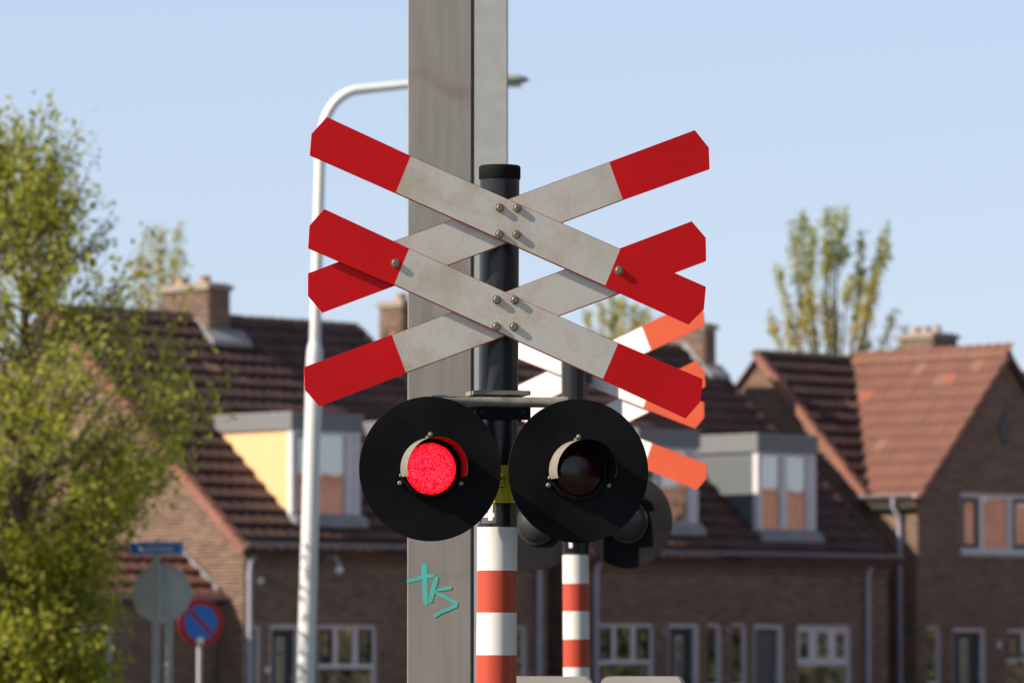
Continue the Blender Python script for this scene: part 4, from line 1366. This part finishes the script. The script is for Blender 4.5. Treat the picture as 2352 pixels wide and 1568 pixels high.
    if first:
        ys = MB(); cyl_patch(ys, 2.016, 2.124, -1.25, 1.45, .0579, 32)
        st = ys.build('yellow_sticker', M['yellow'], t, 60)
        ln = MB()

        def bar_(x0, x1, z0, z1): cyl_patch(ln, z0, z1, x0 / .058, x1 / .058, .0582, 6)
        bx0, bx1, bz0, bz1 = -.018, .028, 2.071, 2.090
        bar_(bx0, bx1, bz0 - .0008, bz0); bar_(bx0, bx1, bz1, bz1 + .0008)
        bar_(bx0, bx0 + .0008, bz0, bz1); bar_(bx1 - .0008, bx1, bz0, bz1)
        bar_(-.035, -.006, 2.1060, 2.1075)
        bar_(-.036, -.022, 2.0590, 2.0612); bar_(-.020, .010, 2.0590, 2.0612); bar_(-.036, -.024, 2.0540, 2.0556)
        for s, zz, xo in (('Paalnr.', 2.0820, .001), ('4', 2.0735, .008)):
            tv, tf_ = text_faces(s, .0085, .0002)
            ln.add([(PX(zz) + math.sin((x + xo) / .0583) * .0583, -math.cos((x + xo) / .0583) * .0583, zz + y) for x, y, _ in tv], tf_)
        ln.build('sticker_print', M['ink'], st)
        l2 = MB(); cyl_patch(l2, 2.0240, 2.0250, -.9, 1.2, .0582, 20); l2.build('sticker_line', M['ink_red'], st)
    return t


signal_mast('front level crossing signal, number 4, left lamp lit red and double red and white cross', (-.0413, 13.78, 0), R(12), '4', -.92, True, 'sheet', True)
signal_mast('rear level crossing signal seen from behind, its crossed boards orange red and bright white', (.2772, 20.9, 0), R(157), '1', -3.15, False, 'back', False, .045, .035)

# grey machine cabinets at the rear signal's foot
def cabinet(label, x0, x1, y, yaw):
    w = (x1 - x0); xc = (x0 + x1) / 2
    t = thing('equipment_cabinet', label, 'cabinet', (xc, y, 0), yaw, 'grey equipment cabinets by the rear signal')
    r = .03; pr = []
    for cx_, a0 in ((w / 2 - r, 0), (-w / 2 + r, 90)):
        for j in range(6):
            a = R(a0 + j * 18); pr.append((cx_ + math.cos(a) * r, 0, 1.498 - r + math.sin(a) * r))
    pr += [(-w / 2, 0, .12), (w / 2, 0, .12)]
    MB().prism(pr, (0, .24, 0)).build('housing', M['cab'], t, 35)
    MB().box(-w / 2 + .03, w / 2 - .03, -.012, -.001, .2, 1.42).build('door', M['cab'], t)
    MB().box(w / 2 - .07, w / 2 - .05, -.03, -.0125, .85, .97).build('handle', M['black'], t)
    MB().box(-w / 2 - .03, w / 2 + .03, -.03, .27, 0, .12).build('plinth', M['concrete'], t)


cabinet('left grey metal cabinet with rounded top beside the striped front post', -.06, .283, 17.3, R(-3))
cabinet('right grey metal cabinet with rounded top, right of the rear striped post', .318, .612, 17.3, R(-5))

# ------------------------------------------------------------------ street lamp
lp = thing('street_lamp', 'tall white street lamp with a long curved arm behind the crossed boards', 'street lamp', (-2.21, 50, 0))
px = lambda z: (-2.18 + (z - 0) * .025) + 2.21
MB().tube([(px(0), 0, 0), (px(4.62), 0, 4.62), (px(4.72), 0, 4.72), (px(4.8), 0, 4.8)], [.095, .083, .078, .058], 24).build('lower_pole', M['lamp_white'], lp, 40)
arc = [(px(4.7), 0, 4.7), (px(6.8), 0, 6.75)]
for k in range(9):
    a = k / 8 * math.pi / 2
    arc.append((px(6.8) + .02 + .42 * (1 - math.cos(a)), 0, 6.93 + .52 * math.sin(a)))
arc += [(-1.08 + 2.21, 0, 7.50), (-.30 + 2.21, 0, 7.545)]
MB().tube(arc, [.058] + [.052] + [.050] * 9 + [.042, .036], 20).build('curved_arm', M['lamp_white'], lp, 50)
hd = MB()
prof = [(0, .01), (.06, .045), (.2, .07), (.38, .068), (.50, .04), (.54, .008)]
vs = []; fs = []; n = 14
for x, r_ in prof:
    for k in range(n):
        a = 2 * math.pi * k / n
        vs.append((-.36 + 2.21 + x, math.cos(a) * r_ * 1.7, 7.548 + math.sin(a) * r_ * (1.0 if math.sin(a) > 0 else .75)))
for i in range(len(prof) - 1):
    for k in range(n): fs.append((i * n + k, (i + 1) * n + k, (i + 1) * n + (k + 1) % n, i * n + (k + 1) % n))
fs += [tuple(range(n)), tuple((len(prof) - 1) * n + k for k in range(n - 1, -1, -1))]
hd.add(vs, fs)
lh = hd.build('lamp_head', M['lamp_grey'], lp, 50)
MB().box(-.15 + 2.21, .10 + 2.21, -.07, .07, 7.478, 7.497).build('diffuser', M['lamp_glass'], lh)

# ------------------------------------------------------------------ street signs
ns = thing('street_name_sign', 'blue street name sign on a thin pole above the round grey sign', 'street sign', (-3.607, 48.6, 0))
MB().tube([(0, 0.03, 0), (0, .03, 2.70)], .036, 14).build('pole', M['galv'], ns, 40)
pl = MB().box(-.275, .275, -.022, -.012, 2.54, 2.68); pl = pl.build('name_plate', M['sign_blue'], ns)
br = MB(); frame_bars(br, -.268, .268, 2.547, 2.673, -.0245, -.0225, .010); br.build('plate_border', M['ink_white'], pl)
lt = MB(); x = -.17
for w in (.035, .022, .026, .03, .022, .02, .028, .022, .026, .02):
    lt.box(x, x + w * .45, -.0245, -.0225, 2.585, 2.635); lt.box(x + w * .45, x + w * .9, -.0245, -.0225, 2.585, 2.602); x += w + .010
lt.build('lettering', M['ink_white'], pl)
MB().box(-.03, .03, -.012, .0, 2.56, 2.66).build('plate_clip', M['galv'], ns)

rsn = thing('round_traffic_sign', 'round traffic sign seen from its grey back under the street name', 'traffic sign', (-3.50, 48.9, 0))
MB().tube([(0, .06, 0), (0, .06, 2.42)], .038, 14).build('pole', M['galv'], rsn, 40)
MB().lathe((-.07, .0, 2.16), (0, -1, 0), [(0, 0), (.296, 0), (.302, .004), (.302, .022), (.29, .022), (.288, .008), (0, .008)], 48).build('sign_disc', M['sign_back'], rsn, 30)
ch_ = MB(); ch_.box(-.085, -.055, -.03, -.0085, 1.90, 2.42); ch_.box(-.03, .03, -.03, -.0085, 2.0, 2.04); ch_.box(-.03, .03, -.03, -.0085, 2.28, 2.32)
ch_.build('back_channel', M['sign_back'], rsn)

npk = thing('no_parking_sign', 'round red and blue no parking sign on a thin grey pole', 'traffic sign', (-3.505, 54, 0), R(24))
MB().tube([(0, .03, 0), (0, .03, 2.1)], .03, 14).build('pole', M['galv'], npk, 40)
MB().lathe((0, 0, 1.89), (0, -1, 0), [(0, -.002), (.268, -.002), (.272, .004), (.268, .010), (0, .010)], 48).build('sign_disc', M['sign_red'], npk, 30)
MB().lathe((0, 0, 1.89), (0, -1, 0), [(0, .0125), (.198, .0125), (.198, .0105)], 48).build('blue_field', M['sign_blue'], npk, 30)
s2_ = math.sqrt(.5); sb = []
for a, b in ((-1, 1), (1, 1), (1, -1), (-1, -1)):
    sb.append((s2_ * (a * .19) + s2_ * b * .022, -.0145, 1.89 - s2_ * a * .19 + s2_ * b * .022))
MB().prism(sb, (0, .0015, 0)).build('diagonal_bar', M['sign_red'], npk)
MB().lathe((-.01, 0, 1.685), (0, -1, 0), [(0, .0165), (.045, .0165), (.045, .0105)], 20).build('white_sticker', M['ink_white'], npk)
